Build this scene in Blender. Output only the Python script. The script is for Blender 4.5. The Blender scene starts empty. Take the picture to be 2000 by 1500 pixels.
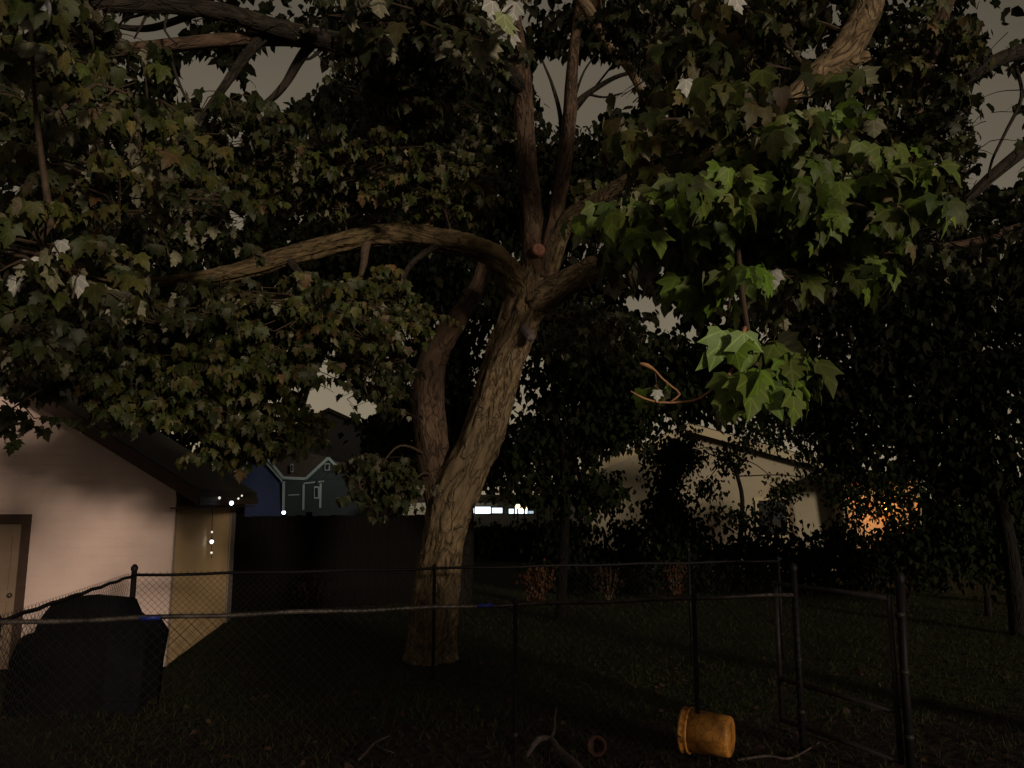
import bpy, math, random
import numpy as np
from mathutils import Vector, Matrix, noise

random.seed(7)
rng = np.random.default_rng(7)
R = math.radians
scene = bpy.context.scene
COL = scene.collection

# ------------------------------------------------------------------ camera
CAM_H = 2.22
PITCH = R(8.7)
FPX = 1500.0                                   # focal length in photo pixels (2000 px wide)
cam_d = bpy.data.cameras.new('camera')
cam_d.sensor_width = 36.0
cam_d.lens = 36.0 * FPX / 2000.0
cam_d.clip_start = 0.05
cam_d.clip_end = 600.0
cam = bpy.data.objects.new('camera', cam_d)
cam.location = (0, 0, CAM_H)
cam.rotation_euler = (R(90) + PITCH, 0, 0)
COL.objects.link(cam)
scene.camera = cam

# ------------------------------------------------------------------ sky and sun (night, light-polluted cloud)
SUN_EL, SUN_AZ = R(10), R(32)                  # azimuth: to the right of straight behind the camera
SDIR = Vector((math.sin(SUN_AZ) * math.cos(SUN_EL), -math.cos(SUN_AZ) * math.cos(SUN_EL), math.sin(SUN_EL)))
world = bpy.data.worlds.new('World')
scene.world = world
world.use_nodes = True
wn, wl = world.node_tree.nodes, world.node_tree.links
wn.clear()
w_out = wn.new('ShaderNodeOutputWorld')
w_add = wn.new('ShaderNodeAddShader')
w_sky = wn.new('ShaderNodeTexSky')
w_sky.sky_type = 'NISHITA'
w_sky.sun_disc = False
w_sky.sun_elevation = SUN_EL
w_sky.sun_rotation = math.atan2(SDIR.x, SDIR.y)
w_bg1 = wn.new('ShaderNodeBackground')
w_bg1.inputs['Strength'].default_value = 0.0015
w_bg2 = wn.new('ShaderNodeBackground')
w_bg2.inputs['Strength'].default_value = 1.0
w_tc = wn.new('ShaderNodeTexCoord')
w_sep = wn.new('ShaderNodeSeparateXYZ')
w_ramp = wn.new('ShaderNodeValToRGB')          # city glow on low cloud: brighter all round towards the horizon
w_ramp.color_ramp.elements[0].position = 0.0
w_ramp.color_ramp.elements[0].color = (0.29, 0.235, 0.155, 1)
w_ramp.color_ramp.elements[1].position = 0.55
w_ramp.color_ramp.elements[1].color = (0.096, 0.081, 0.057, 1)
w_mid = w_ramp.color_ramp.elements.new(0.26); w_mid.color = (0.165, 0.136, 0.095, 1)
wl.new(w_tc.outputs['Generated'], w_sep.inputs[0])
wl.new(w_sep.outputs['Z'], w_ramp.inputs[0])
w_nz = wn.new('ShaderNodeTexNoise'); w_nz.inputs['Scale'].default_value = 2.6; w_nz.inputs['Detail'].default_value = 5
wl.new(w_tc.outputs['Generated'], w_nz.inputs['Vector'])
w_mr = wn.new('ShaderNodeMapRange'); w_mr.inputs[1].default_value = 0.3; w_mr.inputs[2].default_value = 0.7; w_mr.inputs[3].default_value = 0.78; w_mr.inputs[4].default_value = 1.2
wl.new(w_nz.outputs['Fac'], w_mr.inputs[0]); wl.new(w_mr.outputs[0], w_bg2.inputs['Strength'])
wl.new(w_ramp.outputs[0], w_bg2.inputs['Color'])
wl.new(w_sky.outputs[0], w_bg1.inputs['Color'])
wl.new(w_bg1.outputs[0], w_add.inputs[0])
wl.new(w_bg2.outputs[0], w_add.inputs[1])
wl.new(w_add.outputs[0], w_out.inputs['Surface'])

sun_d = bpy.data.lights.new('sun', 'SUN')
sun_d.energy = 2.0
sun_d.angle = R(7)
sun_d.color = (1.0, 0.84, 0.61)
sun = bpy.data.objects.new('sun', sun_d)
sun.rotation_euler = (-SDIR).to_track_quat('-Z', 'Y').to_euler()
COL.objects.link(sun)

vs = scene.view_settings
vs.view_transform = 'Standard'
vs.look = 'None'
vs.exposure = 0.0
vs.gamma = 1.0
scene.cycles.max_bounces = 4
scene.cycles.diffuse_bounces = 1
scene.cycles.glossy_bounces = 1
scene.cycles.transmission_bounces = 3
scene.cycles.transparent_max_bounces = 6

# ------------------------------------------------------------------ helpers
CP, SP = math.cos(PITCH), math.sin(PITCH)

def P(px, py, d):
    """world point seen at photo pixel px,py at depth d along the camera axis"""
    u, v = (px - 1000) / FPX, (750 - py) / FPX
    return Vector((u * d, d * (CP - v * SP), CAM_H + d * (SP + v * CP)))

def G(px, py, z=0.0):
    u, v = (px - 1000) / FPX, (750 - py) / FPX
    dz = SP + v * CP
    t = (z - CAM_H) / dz
    return Vector((u * t, t * (CP - v * SP), z))

def proj(a):
    """(n,3) array of world points -> photo pixels and depth"""
    a = np.asarray(a, float)
    y, z = a[:, 1], a[:, 2] - CAM_H
    d = y * CP + z * SP
    v = -y * SP + z * CP
    d = np.where(d < 0.05, 0.05, d)
    return 1000 + a[:, 0] / d * FPX, 750 - v / d * FPX, d

def tag(o, label=None, cat=None, group=None, kind=None):
    if label: o['label'] = label
    if cat: o['category'] = cat
    if group: o['group'] = group
    if kind: o['kind'] = kind
    return o

def empty(name, loc=(0, 0, 0)):
    o = bpy.data.objects.new(name, None)
    o.location = loc
    o.empty_display_size = 0.2
    COL.objects.link(o)
    return o

def link_mesh(name, me, mat, parent=None):
    o = bpy.data.objects.new(name, me)
    if mat and not me.materials: me.materials.append(mat)
    COL.objects.link(o)
    if parent is not None:
        o.parent = parent
        o.matrix_parent_inverse = Matrix.Translation(-Vector(parent.location))
    return o

class MB:
    def __init__(s): s.v, s.f, s.bc = [], [], []
    def box(s, c, size, rz=0.0, rot=None):
        c = Vector(c); hx, hy, hz = (q / 2 for q in size)
        m = rot if rot is not None else Matrix.Rotation(rz, 3, 'Z')
        b = len(s.v)
        for z in (-hz, hz):
            for x, y in ((-hx, -hy), (hx, -hy), (hx, hy), (-hx, hy)):
                s.v.append(c + m @ Vector((x, y, z)))
        s.f += [(b, b+3, b+2, b+1), (b+4, b+5, b+6, b+7), (b, b+1, b+5, b+4), (b+1, b+2, b+6, b+5), (b+2, b+3, b+7, b+6), (b+3, b, b+4, b+7)]
        return s
    def bar(s, a, b_, r, seg=8, r2=None):
        return s.tube([a, b_], [r, r if r2 is None else r2], seg)
    def tube(s, pts, rad, seg=8, cap=True, disp=None):
        pts = [Vector(p) for p in pts]
        n = len(pts)
        t0 = (pts[1] - pts[0]).normalized()
        ref = Vector((0, 0, 1)) if abs(t0.z) < 0.9 else Vector((1, 0, 0))
        x = t0.cross(ref).normalized()
        b = len(s.v); run = 0.0; r_m = sum(rad) / len(rad)
        for i in range(n):
            t = (pts[min(i + 1, n - 1)] - pts[max(i - 1, 0)])
            t = t.normalized() if t.length > 1e-9 else t0
            x = (x - t * x.dot(t)).normalized()
            y = t.cross(x)
            if i: run += (pts[i] - pts[i-1]).length
            for k in range(seg):
                a = 2 * math.pi * k / seg
                s.bc.append((math.cos(a) * rad[i], math.sin(a) * rad[i], run + 3.7 * pts[0].x))
                dirv = x * math.cos(a) + y * math.sin(a)
                r = rad[i]
                if disp: r = disp(i, k, a, pts[i], dirv, r)
                s.v.append(pts[i] + dirv * r)
        for i in range(n - 1):
            for k in range(seg):
                k2 = (k + 1) % seg
                s.f.append((b + i*seg + k, b + i*seg + k2, b + (i+1)*seg + k2, b + (i+1)*seg + k))
        if cap:
            s.f.append(tuple(b + k for k in range(seg))[::-1])
            s.f.append(tuple(b + (n-1)*seg + k for k in range(seg)))
        return s
    def prism(s, poly, off):
        """poly: list of points (planar), extruded by vector off"""
        n = len(poly); b = len(s.v); off = Vector(off)
        s.v += [Vector(p) for p in poly] + [Vector(p) + off for p in poly]
        s.f.append(tuple(range(b, b + n))[::-1]); s.f.append(tuple(range(b + n, b + 2*n)))
        for k in range(n):
            k2 = (k + 1) % n
            s.f.append((b + k, b + k2, b + n + k2, b + n + k))
        return s
    def lathe(s, prof, seg, m):
        """prof list of (r,z); m 4x4"""
        b = len(s.v)
        for r, z in prof:
            for k in range(seg):
                a = 2 * math.pi * k / seg
                s.v.append(m @ Vector((r * math.cos(a), r * math.sin(a), z)))
        for i in range(len(prof) - 1):
            for k in range(seg):
                k2 = (k + 1) % seg
                s.f.append((b + i*seg + k, b + i*seg + k2, b + (i+1)*seg + k2, b + (i+1)*seg + k))
        return s
    def build(s, name, mat, parent=None, smooth=False):
        me = bpy.data.meshes.new(name)
        me.from_pydata([tuple(q) for q in s.v], [], s.f)
        if smooth: me.polygons.foreach_set('use_smooth', [True] * len(me.polygons))
        if len(s.bc) == len(s.v) and s.bc:
            at = me.attributes.new('barkco', 'FLOAT_VECTOR', 'POINT'); at.data.foreach_set('vector', np.array(s.bc, np.float32).ravel())
        me.update()
        return link_mesh(name, me, mat, parent)

def crom(pts, step):
    """Catmull-Rom through rows of (x,y,z,r), resampled about every `step` metres"""
    a = [np.array(p, float) for p in pts]
    a = [2*a[0] - a[1]] + a + [2*a[-1] - a[-2]]
    out = []
    for i in range(1, len(a) - 2):
        p0, p1, p2, p3 = a[i-1], a[i], a[i+1], a[i+2]
        n = max(2, int(np.linalg.norm(p2[:3] - p1[:3]) / step))
        for k in range(n):
            t = k / n
            q = 0.5 * ((2*p1) + (-p0 + p2)*t + (2*p0 - 5*p1 + 4*p2 - p3)*t*t + (-p0 + 3*p1 - 3*p2 + p3)*t**3)
            q[3] = max(q[3], 0.002)
            out.append(q)
    out.append(a[-2])
    return out

# ------------------------------------------------------------------ materials
def newmat(name):
    m = bpy.data.materials.new(name)
    m.use_nodes = True
    nt = m.node_tree
    b = nt.nodes['Principled BSDF']
    return m, nt, b

def mat(name, col, rough=0.7, metal=0.0, var=0.0, scale=6.0, bump=0.0, bscale=40.0, stretch=None, col2=None, spec=0.3):
    m, nt, b = newmat(name)
    b.inputs['Roughness'].default_value = rough
    b.inputs['Metallic'].default_value = metal
    b.inputs['Specular IOR Level'].default_value = spec
    tc = nt.nodes.new('ShaderNodeTexCoord'); src = tc.outputs['Object']
    if stretch:
        mp = nt.nodes.new('ShaderNodeMapping'); mp.inputs['Scale'].default_value = stretch
        nt.links.new(src, mp.inputs[0]); src = mp.outputs[0]
    c2 = col2 if col2 else tuple(max(0, c * (1 - var)) for c in col)
    if var or col2:
        n = nt.nodes.new('ShaderNodeTexNoise'); n.inputs['Scale'].default_value = scale; n.inputs['Detail'].default_value = 5; n.inputs['Roughness'].default_value = 0.65
        nt.links.new(src, n.inputs['Vector'])
        r = nt.nodes.new('ShaderNodeValToRGB')
        r.color_ramp.elements[0].position = 0.35; r.color_ramp.elements[0].color = (*c2, 1)
        r.color_ramp.elements[1].position = 0.65; r.color_ramp.elements[1].color = (*col, 1)
        nt.links.new(n.outputs['Fac'], r.inputs[0]); nt.links.new(r.outputs[0], b.inputs['Base Color'])
    else:
        b.inputs['Base Color'].default_value = (*col, 1)
    if bump:
        n2 = nt.nodes.new('ShaderNodeTexNoise'); n2.inputs['Scale'].default_value = bscale; n2.inputs['Detail'].default_value = 4
        nt.links.new(src, n2.inputs['Vector'])
        bp = nt.nodes.new('ShaderNodeBump'); bp.inputs['Strength'].default_value = bump; bp.inputs['Distance'].default_value = 0.02
        nt.links.new(n2.outputs['Fac'], bp.inputs['Height']); nt.links.new(bp.outputs[0], b.inputs['Normal'])
    return m

def emit(name, col, strength):
    m, nt, b = newmat(name)
    b.inputs['Base Color'].default_value = (*col, 1)
    b.inputs['Emission Color'].default_value = (*col, 1)
    b.inputs['Emission Strength'].default_value = strength
    return m

def leaf_mat(name, under, trans=0.22, rough=0.5, spec=0.25):
    m, nt, b = newmat(name)
    at = nt.nodes.new('ShaderNodeAttribute'); at.attribute_name = 'tint'
    geo = nt.nodes.new('ShaderNodeNewGeometry')
    tc = nt.nodes.new('ShaderNodeTexCoord')
    ns = nt.nodes.new('ShaderNodeTexNoise'); ns.inputs['Scale'].default_value = 22; ns.inputs['Detail'].default_value = 3
    nt.links.new(tc.outputs['Object'], ns.inputs['Vector'])
    mr = nt.nodes.new('ShaderNodeMapRange'); mr.inputs[3].default_value = 0.62; mr.inputs[4].default_value = 1.3
    nt.links.new(ns.outputs['Fac'], mr.inputs[0])
    mul = nt.nodes.new('ShaderNodeMix'); mul.data_type = 'RGBA'; mul.blend_type = 'MULTIPLY'; mul.inputs[0].default_value = 1
    nt.links.new(at.outputs['Color'], mul.inputs[6]); nt.links.new(mr.outputs[0], mul.inputs[7])
    und = nt.nodes.new('ShaderNodeMix'); und.data_type = 'RGBA'; und.inputs[0].default_value = 0.5
    und.inputs[6].default_value = (*under, 1); nt.links.new(at.outputs['Color'], und.inputs[7])
    mx = nt.nodes.new('ShaderNodeMix'); mx.data_type = 'RGBA'
    nt.links.new(geo.outputs['Backfacing'], mx.inputs[0]); nt.links.new(mul.outputs[2], mx.inputs[6]); nt.links.new(und.outputs[2], mx.inputs[7])
    la = nt.nodes.new('ShaderNodeAttribute'); la.attribute_name = 'leafco'
    ls = nt.nodes.new('ShaderNodeSeparateXYZ'); nt.links.new(la.outputs['Vector'], ls.inputs[0])
    def mth(op, a, b_=None):
        q = nt.nodes.new('ShaderNodeMath'); q.operation = op
        for i_, w_ in enumerate((a, b_)):
            if w_ is None: continue
            if isinstance(w_, (int, float)): q.inputs[i_].default_value = w_
            else: nt.links.new(w_, q.inputs[i_])
        return q.outputs[0]
    ax = mth('ABSOLUTE', ls.outputs['X'])
    v1 = mth('ABSOLUTE', mth('SUBTRACT', mth('MULTIPLY', ax, 0.66), mth('MULTIPLY', ls.outputs['Y'], 0.75)))
    v2 = mth('ABSOLUTE', mth('SUBTRACT', mth('MULTIPLY', ax, 0.80), mth('MULTIPLY', mth('SUBTRACT', ls.outputs['Y'], 0.45), 0.60)))
    vd = mth('MINIMUM', ax, mth('MINIMUM', v1, v2))
    vr = nt.nodes.new('ShaderNodeMapRange'); vr.inputs[1].default_value = 0.004; vr.inputs[2].default_value = 0.03; vr.inputs[3].default_value = 1.7; vr.inputs[4].default_value = 1.0
    nt.links.new(vd, vr.inputs[0])
    vm = nt.nodes.new('ShaderNodeMix'); vm.data_type = 'RGBA'; vm.blend_type = 'MULTIPLY'; vm.inputs[0].default_value = 1
    nt.links.new(mx.outputs[2], vm.inputs[6]); nt.links.new(vr.outputs[0], vm.inputs[7])
    nt.links.new(vm.outputs[2], b.inputs['Base Color'])
    b.inputs['Roughness'].default_value = rough
    b.inputs['Specular IOR Level'].default_value = spec
    tr = nt.nodes.new('ShaderNodeBsdfTranslucent'); nt.links.new(at.outputs['Color'], tr.inputs['Color'])
    ms = nt.nodes.new('ShaderNodeMixShader'); ms.inputs[0].default_value = trans
    out = nt.nodes['Material Output']
    nt.links.new(b.outputs[0], ms.inputs[1]); nt.links.new(tr.outputs[0], ms.inputs[2]); nt.links.new(ms.outputs[0], out.inputs['Surface'])
    return m

def bark_mat(name, c1, c2, c3):
    m, nt, b = newmat(name)
    b.inputs['Roughness'].default_value = 0.9; b.inputs['Specular IOR Level'].default_value = 0.15
    tc = nt.nodes.new('ShaderNodeAttribute'); tc.attribute_name = 'barkco'
    mp = nt.nodes.new('ShaderNodeMapping'); mp.inputs['Scale'].default_value = (9, 9, 4.0)
    nt.links.new(tc.outputs['Vector'], mp.inputs[0])
    n1 = nt.nodes.new('ShaderNodeTexNoise'); n1.inputs['Scale'].default_value = 1.6; n1.inputs['Detail'].default_value = 8; n1.inputs['Roughness'].default_value = 0.7
    nt.links.new(mp.outputs[0], n1.inputs['Vector'])
    mp2 = nt.nodes.new('ShaderNodeMapping'); mp2.inputs['Scale'].default_value = (6.5, 6.5, 1.9)
    nt.links.new(tc.outputs['Vector'], mp2.inputs[0])
    v1 = nt.nodes.new('ShaderNodeTexNoise'); v1.inputs['Scale'].default_value = 1.3; v1.inputs['Detail'].default_value = 3; v1.inputs['Distortion'].default_value = 0.9
    nt.links.new(mp2.outputs[0], v1.inputs['Vector'])
    rid = nt.nodes.new('ShaderNodeMath'); rid.operation = 'SUBTRACT'; rid.inputs[1].default_value = 0.5; nt.links.new(v1.outputs['Fac'], rid.inputs[0])
    rab = nt.nodes.new('ShaderNodeMath'); rab.operation = 'ABSOLUTE'; nt.links.new(rid.outputs[0], rab.inputs[0])
    crk = nt.nodes.new('ShaderNodeMapRange'); crk.inputs[1].default_value = 0.0; crk.inputs[2].default_value = 0.055; crk.inputs[3].default_value = 0.25; crk.inputs[4].default_value = 1.0
    nt.links.new(rab.outputs[0], crk.inputs[0])
    n2 = nt.nodes.new('ShaderNodeTexNoise'); n2.inputs['Scale'].default_value = 1.1; n2.inputs['Detail'].default_value = 3
    nt.links.new(tc.outputs['Vector'], n2.inputs['Vector'])
    r = nt.nodes.new('ShaderNodeValToRGB')
    r.color_ramp.elements[0].position = 0.32; r.color_ramp.elements[0].color = (*c1, 1)
    r.color_ramp.elements[1].position = 0.62; r.color_ramp.elements[1].color = (*c2, 1)
    nt.links.new(n1.outputs['Fac'], r.inputs[0])
    mx = nt.nodes.new('ShaderNodeMix'); mx.data_type = 'RGBA'
    rr = nt.nodes.new('ShaderNodeValToRGB'); rr.color_ramp.elements[0].position = 0.45; rr.color_ramp.elements[1].position = 0.7
    nt.links.new(n2.outputs['Fac'], rr.inputs[0])
    nt.links.new(rr.outputs[0], mx.inputs[0]); nt.links.new(r.outputs[0], mx.inputs[6]); mx.inputs[7].default_value = (*c3, 1)
    cm = nt.nodes.new('ShaderNodeMix'); cm.data_type = 'RGBA'; cm.blend_type = 'MULTIPLY'; cm.inputs[0].default_value = 0.65
    nt.links.new(mx.outputs[2], cm.inputs[6]); nt.links.new(crk.outputs[0], cm.inputs[7])
    nt.links.new(cm.outputs[2], b.inputs['Base Color'])
    ma = nt.nodes.new('ShaderNodeMath'); ma.operation = 'MULTIPLY_ADD'; ma.inputs[1].default_value = 0.9
    nt.links.new(crk.outputs[0], ma.inputs[0]); nt.links.new(n1.outputs['Fac'], ma.inputs[2])
    bp = nt.nodes.new('ShaderNodeBump'); bp.inputs['Strength'].default_value = 0.8; bp.inputs['Distance'].default_value = 0.04
    nt.links.new(ma.outputs[0], bp.inputs['Height']); nt.links.new(bp.outputs[0], b.inputs['Normal'])
    return m

M = {}
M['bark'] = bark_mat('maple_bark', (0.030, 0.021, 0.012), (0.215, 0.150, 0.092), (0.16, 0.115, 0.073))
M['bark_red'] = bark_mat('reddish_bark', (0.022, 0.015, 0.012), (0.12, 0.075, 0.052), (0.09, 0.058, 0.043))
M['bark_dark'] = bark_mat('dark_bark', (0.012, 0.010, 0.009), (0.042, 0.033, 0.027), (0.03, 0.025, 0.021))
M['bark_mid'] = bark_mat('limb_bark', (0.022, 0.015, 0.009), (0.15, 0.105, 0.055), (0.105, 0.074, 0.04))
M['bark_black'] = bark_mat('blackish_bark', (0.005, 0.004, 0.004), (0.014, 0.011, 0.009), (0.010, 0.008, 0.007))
M['twig'] = mat('twig_bark', (0.075, 0.048, 0.032), 0.8, var=0.5, scale=30)
M['bud'] = mat('bud_twig', (0.34, 0.17, 0.09), 0.7, var=0.3, scale=30)
M['leaf'] = leaf_mat('maple_leaf', (0.26, 0.235, 0.175), 0.2, 0.55)
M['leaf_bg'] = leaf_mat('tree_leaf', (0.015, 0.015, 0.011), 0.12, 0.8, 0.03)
M['post'] = mat('black_coated_steel', (0.007, 0.006, 0.008), 0.55, 0.0, var=0.4, scale=14, spec=0.12)
M['rail'] = mat('worn_steel_rail', (0.075, 0.06, 0.056), 0.45, 0.3, col2=(0.008, 0.007, 0.008), scale=5, bump=0.2, bscale=60)
M['wire'] = mat('dull_wire', (0.016, 0.015, 0.015), 0.6, 0.2, var=0.5, scale=8)
M['glint'] = mat('blue_glint', (0.008, 0.016, 0.15), 0.5)  # blue highlights on the near rail, put in as colour

# ------------------------------------------------------------------ ground
def ground_mat():
    m, nt, b = newmat('lawn_and_dirt')
    b.inputs['Roughness'].default_value = 0.95; b.inputs['Specular IOR Level'].default_value = 0.08
    tc = nt.nodes.new('ShaderNodeTexCoord')
    n1 = nt.nodes.new('ShaderNodeTexNoise'); n1.inputs['Scale'].default_value = 0.55; n1.inputs['Detail'].default_value = 7; n1.inputs['Roughness'].default_value = 0.68
    n2 = nt.nodes.new('ShaderNodeTexNoise'); n2.inputs['Scale'].default_value = 9; n2.inputs['Detail'].default_value = 6
    for n in (n1, n2): nt.links.new(tc.outputs['Object'], n.inputs['Vector'])
    sep = nt.nodes.new('ShaderNodeSeparateXYZ'); nt.links.new(tc.outputs['Object'], sep.inputs[0])
    mr = nt.nodes.new('ShaderNodeMapRange'); mr.inputs[1].default_value = 7.0; mr.inputs[2].default_value = 9.4; mr.inputs[3].default_value = 0.42; mr.inputs[4].default_value = -0.12
    nt.links.new(sep.outputs['Y'], mr.inputs[0])
    ad = nt.nodes.new('ShaderNodeMath'); ad.operation = 'ADD'; nt.links.new(n1.outputs['Fac'], ad.inputs[0]); nt.links.new(mr.outputs[0], ad.inputs[1])
    rp = nt.nodes.new('ShaderNodeValToRGB'); rp.color_ramp.elements[0].position = 0.5; rp.color_ramp.elements[1].position = 0.7
    nt.links.new(ad.outputs[0], rp.inputs[0])
    g = nt.nodes.new('ShaderNodeValToRGB'); g.color_ramp.elements[0].color = (0.010, 0.012, 0.006, 1); g.color_ramp.elements[1].color = (0.026, 0.028, 0.013, 1)
    g.color_ramp.elements[0].position = 0.35; g.color_ramp.elements[1].position = 0.68
    d = nt.nodes.new('ShaderNodeValToRGB'); d.color_ramp.elements[0].color = (0.012, 0.008, 0.009, 1); d.color_ramp.elements[1].color = (0.035, 0.023, 0.021, 1)
    d.color_ramp.elements[0].position = 0.35; d.color_ramp.elements[1].position = 0.7
    nt.links.new(n2.outputs['Fac'], g.inputs[0]); nt.links.new(n2.outputs['Fac'], d.inputs[0])
    mx = nt.nodes.new('ShaderNodeMix'); mx.data_type = 'RGBA'
    nt.links.new(rp.outputs[0], mx.inputs[0]); nt.links.new(g.outputs[0], mx.inputs[6]); nt.links.new(d.outputs[0], mx.inputs[7])
    nt.links.new(mx.outputs[2], b.inputs['Base Color'])
    bp = nt.nodes.new('ShaderNodeBump'); bp.inputs['Strength'].default_value = 0.8; bp.inputs['Distance'].default_value = 0.05
    nt.links.new(n2.outputs['Fac'], bp.inputs['Height']); nt.links.new(bp.outputs[0], b.inputs['Normal'])
    return m
M['ground'] = ground_mat()

def ground_z(x, y):
    if y > 40 or abs(x) > 30: return 0.0
    return 0.05 * noise.noise(Vector((x * 0.5, y * 0.5, 0.3))) + 0.018 * noise.noise(Vector((x * 2.2, y * 2.2, 4.1)))

def build_ground():
    xs = [-250, -80, -40] + list(np.arange(-30, 30.01, 0.3)) + [40, 80, 250]
    ys = [-60, -20] + list(np.arange(-6, 40.01, 0.3)) + [50, 80, 150, 400]
    v = [(x, y, ground_z(x, y)) for y in ys for x in xs]
    nx = len(xs)
    f = [(j*nx + i, j*nx + i + 1, (j+1)*nx + i + 1, (j+1)*nx + i) for j in range(len(ys) - 1) for i in range(nx - 1)]
    me = bpy.data.meshes.new('ground'); me.from_pydata(v, [], f)
    me.polygons.foreach_set('use_smooth', [True] * len(f))
    tag(link_mesh('ground', me, M['ground']), kind='structure')
build_ground()

# ------------------------------------------------------------------ yard frame
TH = R(15)
E1 = Vector((math.cos(TH), math.sin(TH), 0)); E2 = Vector((-math.sin(TH), math.cos(TH), 0))
def on_line(p0, d, px, py=1150):
    """point of the ground line p0+s*d that stands at photo column px"""
    u = (px - 1000) / FPX
    k = CP - (750 - py) / FPX * SP
    s = (u / k * p0.y - p0.x) / (d.x - u / k * d.y)
    return p0 + d * s

# ------------------------------------------------------------------ leaf meshes
def leaf_template(k, simple=False):
    r = random.Random(100 + k)
    if simple:
        pts = [(0, 0), (0.34, 0.22), (0.26, 0.62), (0, 1.0), (-0.26, 0.62), (-0.34, 0.22), (0, 0.5)]
        faces = [(0, 1, 6), (1, 2, 6), (2, 3, 6), (3, 4, 6), (4, 5, 6), (5, 0, 6)]
    else:
        side = [(0.18, -0.07), (0.40, 0.03), (0.37, 0.15), (0.42, 0.28), (0.56, 0.50), (0.38, 0.49), (0.25, 0.53), (0.27, 0.70), (0.14, 0.80)]
        side = [(x * r.uniform(0.92, 1.08), y * r.uniform(0.95, 1.05)) for x, y in side]
        mid = [(0, 0), (0, 0.22), (0, 0.5), (0, 0.76), (0, 1.0)]
        pts = mid + side + [(-x * r.uniform(0.93, 1.07), y) for x, y in side]
        faces = []
        for s, o in ((0, 5), (1, 14)):
            polys = [(0, o, o+1, o+2, 1), (1, o+2, o+3, o+6, 2), (o+3, o+4, o+5, o+6), (2, o+6, o+8, 3), (o+6, o+7, o+8), (3, o+8, 4)]
            faces += [q if s == 0 else q[::-1] for q in polys]
    fold, droop, curl = r.uniform(0.05, 0.45), r.uniform(0.15, 0.65), r.uniform(0.2, 1.2)
    v = [(x, y, fold * abs(x) - droop * y * y - curl * x * x + r.uniform(-0.02, 0.02)) for x, y in pts]
    return np.array(v), faces
LEAF = [leaf_template(k) for k in range(8)]
LEAF_S = [leaf_template(k, True) for k in range(3)]

def leaf_frames(h, droop, roll):
    """arrays: h (n,2) unit horizontal heading, droop angle below horizontal, roll -> (n,3,3) columns X,Y,Z"""
    cd, sd = np.cos(droop), np.sin(droop)
    Y = np.stack([h[:, 0]*cd, h[:, 1]*cd, -sd], 1)
    Z = np.stack([h[:, 0]*sd, h[:, 1]*sd, cd], 1)
    X = np.cross(Y, Z)
    c, s = np.cos(roll)[:, None], np.sin(roll)[:, None]
    X2, Z2 = X*c + Z*s, Z*c - X*s
    return np.stack([X2, Y, Z2], 2)

def leaves_mesh(name, pos, fr, size, tint, templates, mat_, parent):
    """all leaves joined in one mesh with a per-leaf tint"""
    V, L, LS, LT, C, Q = [], [], [], [], [], []
    nv = nl = 0
    which = rng.integers(0, len(templates), len(pos))
    for k, (tv, tf) in enumerate(templates):
        sel = np.where(which == k)[0]
        if not len(sel): continue
        vv = np.einsum('nij,mj->nmi', fr[sel] * size[sel, None, None], tv) + pos[sel, None, :]
        m = len(tv); n = len(sel)
        V.append(vv.reshape(-1, 3)); C.append(np.repeat(tint[sel], m, 0)); Q.append(np.tile(tv * np.array([1, 1, 0]), (n, 1)))
        fl = np.concatenate([np.array(q) for q in tf]); ft = np.array([len(q) for q in tf]); fs = np.concatenate([[0], np.cumsum(ft)[:-1]])
        L.append((fl[None, :] + (np.arange(n) * m)[:, None] + nv).ravel())
        LS.append((fs[None, :] + (np.arange(n) * len(fl))[:, None] + nl).ravel())
        LT.append(np.tile(ft, n))
        nv += n * m; nl += n * len(fl)
    V, L, LS, LT, C, Q = map(np.concatenate, (V, L, LS, LT, C, Q))
    me = bpy.data.meshes.new(name)
    me.vertices.add(len(V)); me.vertices.foreach_set('co', V.ravel().astype(np.float32))
    me.loops.add(len(L)); me.loops.foreach_set('vertex_index', L.astype(np.int32))
    me.polygons.add(len(LS)); me.polygons.foreach_set('loop_start', LS.astype(np.int32)); me.polygons.foreach_set('loop_total', LT.astype(np.int32))
    me.polygons.foreach_set('use_smooth', np.ones(len(LS), bool))
    me.update(calc_edges=True)
    a = me.attributes.new('tint', 'FLOAT_COLOR', 'POINT')
    a.data.foreach_set('color', np.concatenate([C, np.ones((len(C), 1))], 1).ravel().astype(np.float32))
    lc = me.attributes.new('leafco', 'FLOAT_VECTOR', 'POINT'); lc.data.foreach_set('vector', Q.ravel().astype(np.float32))
    me.validate()
    return tag(link_mesh(name, me, mat_, parent), kind='stuff')

def tints(n, pal, w, jitter=0.25):
    pal = np.array(pal); k = rng.choice(len(pal), n, p=np.array(w) / sum(w))
    return pal[k] * (1 + rng.uniform(-jitter, jitter, (n, 1)))

# sky gaps in the crown as the photograph shows them: px, py, rx, ry
GAPS = [(560, 135, 78, 60), (300, 40, 80, 26), (420, 160, 50, 30), (290, 72, 70, 20), (610, 100, 26, 40), (390, 130, 50, 22),
        (370, 150, 28, 40), (1080, 150, 44, 50), (1150, 160, 75, 55), (1215, 165, 50, 46), (1120, 215, 50, 30),
        (1945, 250, 62, 42), (1960, 320, 45, 45), (1950, 170, 55, 30), (1960, 80, 40, 30), (1930, 30, 30, 26), (1905, 355, 26, 26),
        (640, 775, 52, 26), (700, 795, 40, 18), (1252, 585, 38, 20), (1308, 612, 24, 14), (1345, 648, 10, 14), (460, 425, 26, 26), (460, 265, 22, 26),
        (1582, 100, 20, 14), (1705, 140, 18, 18), (1600, 130, 20, 16)]
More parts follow.
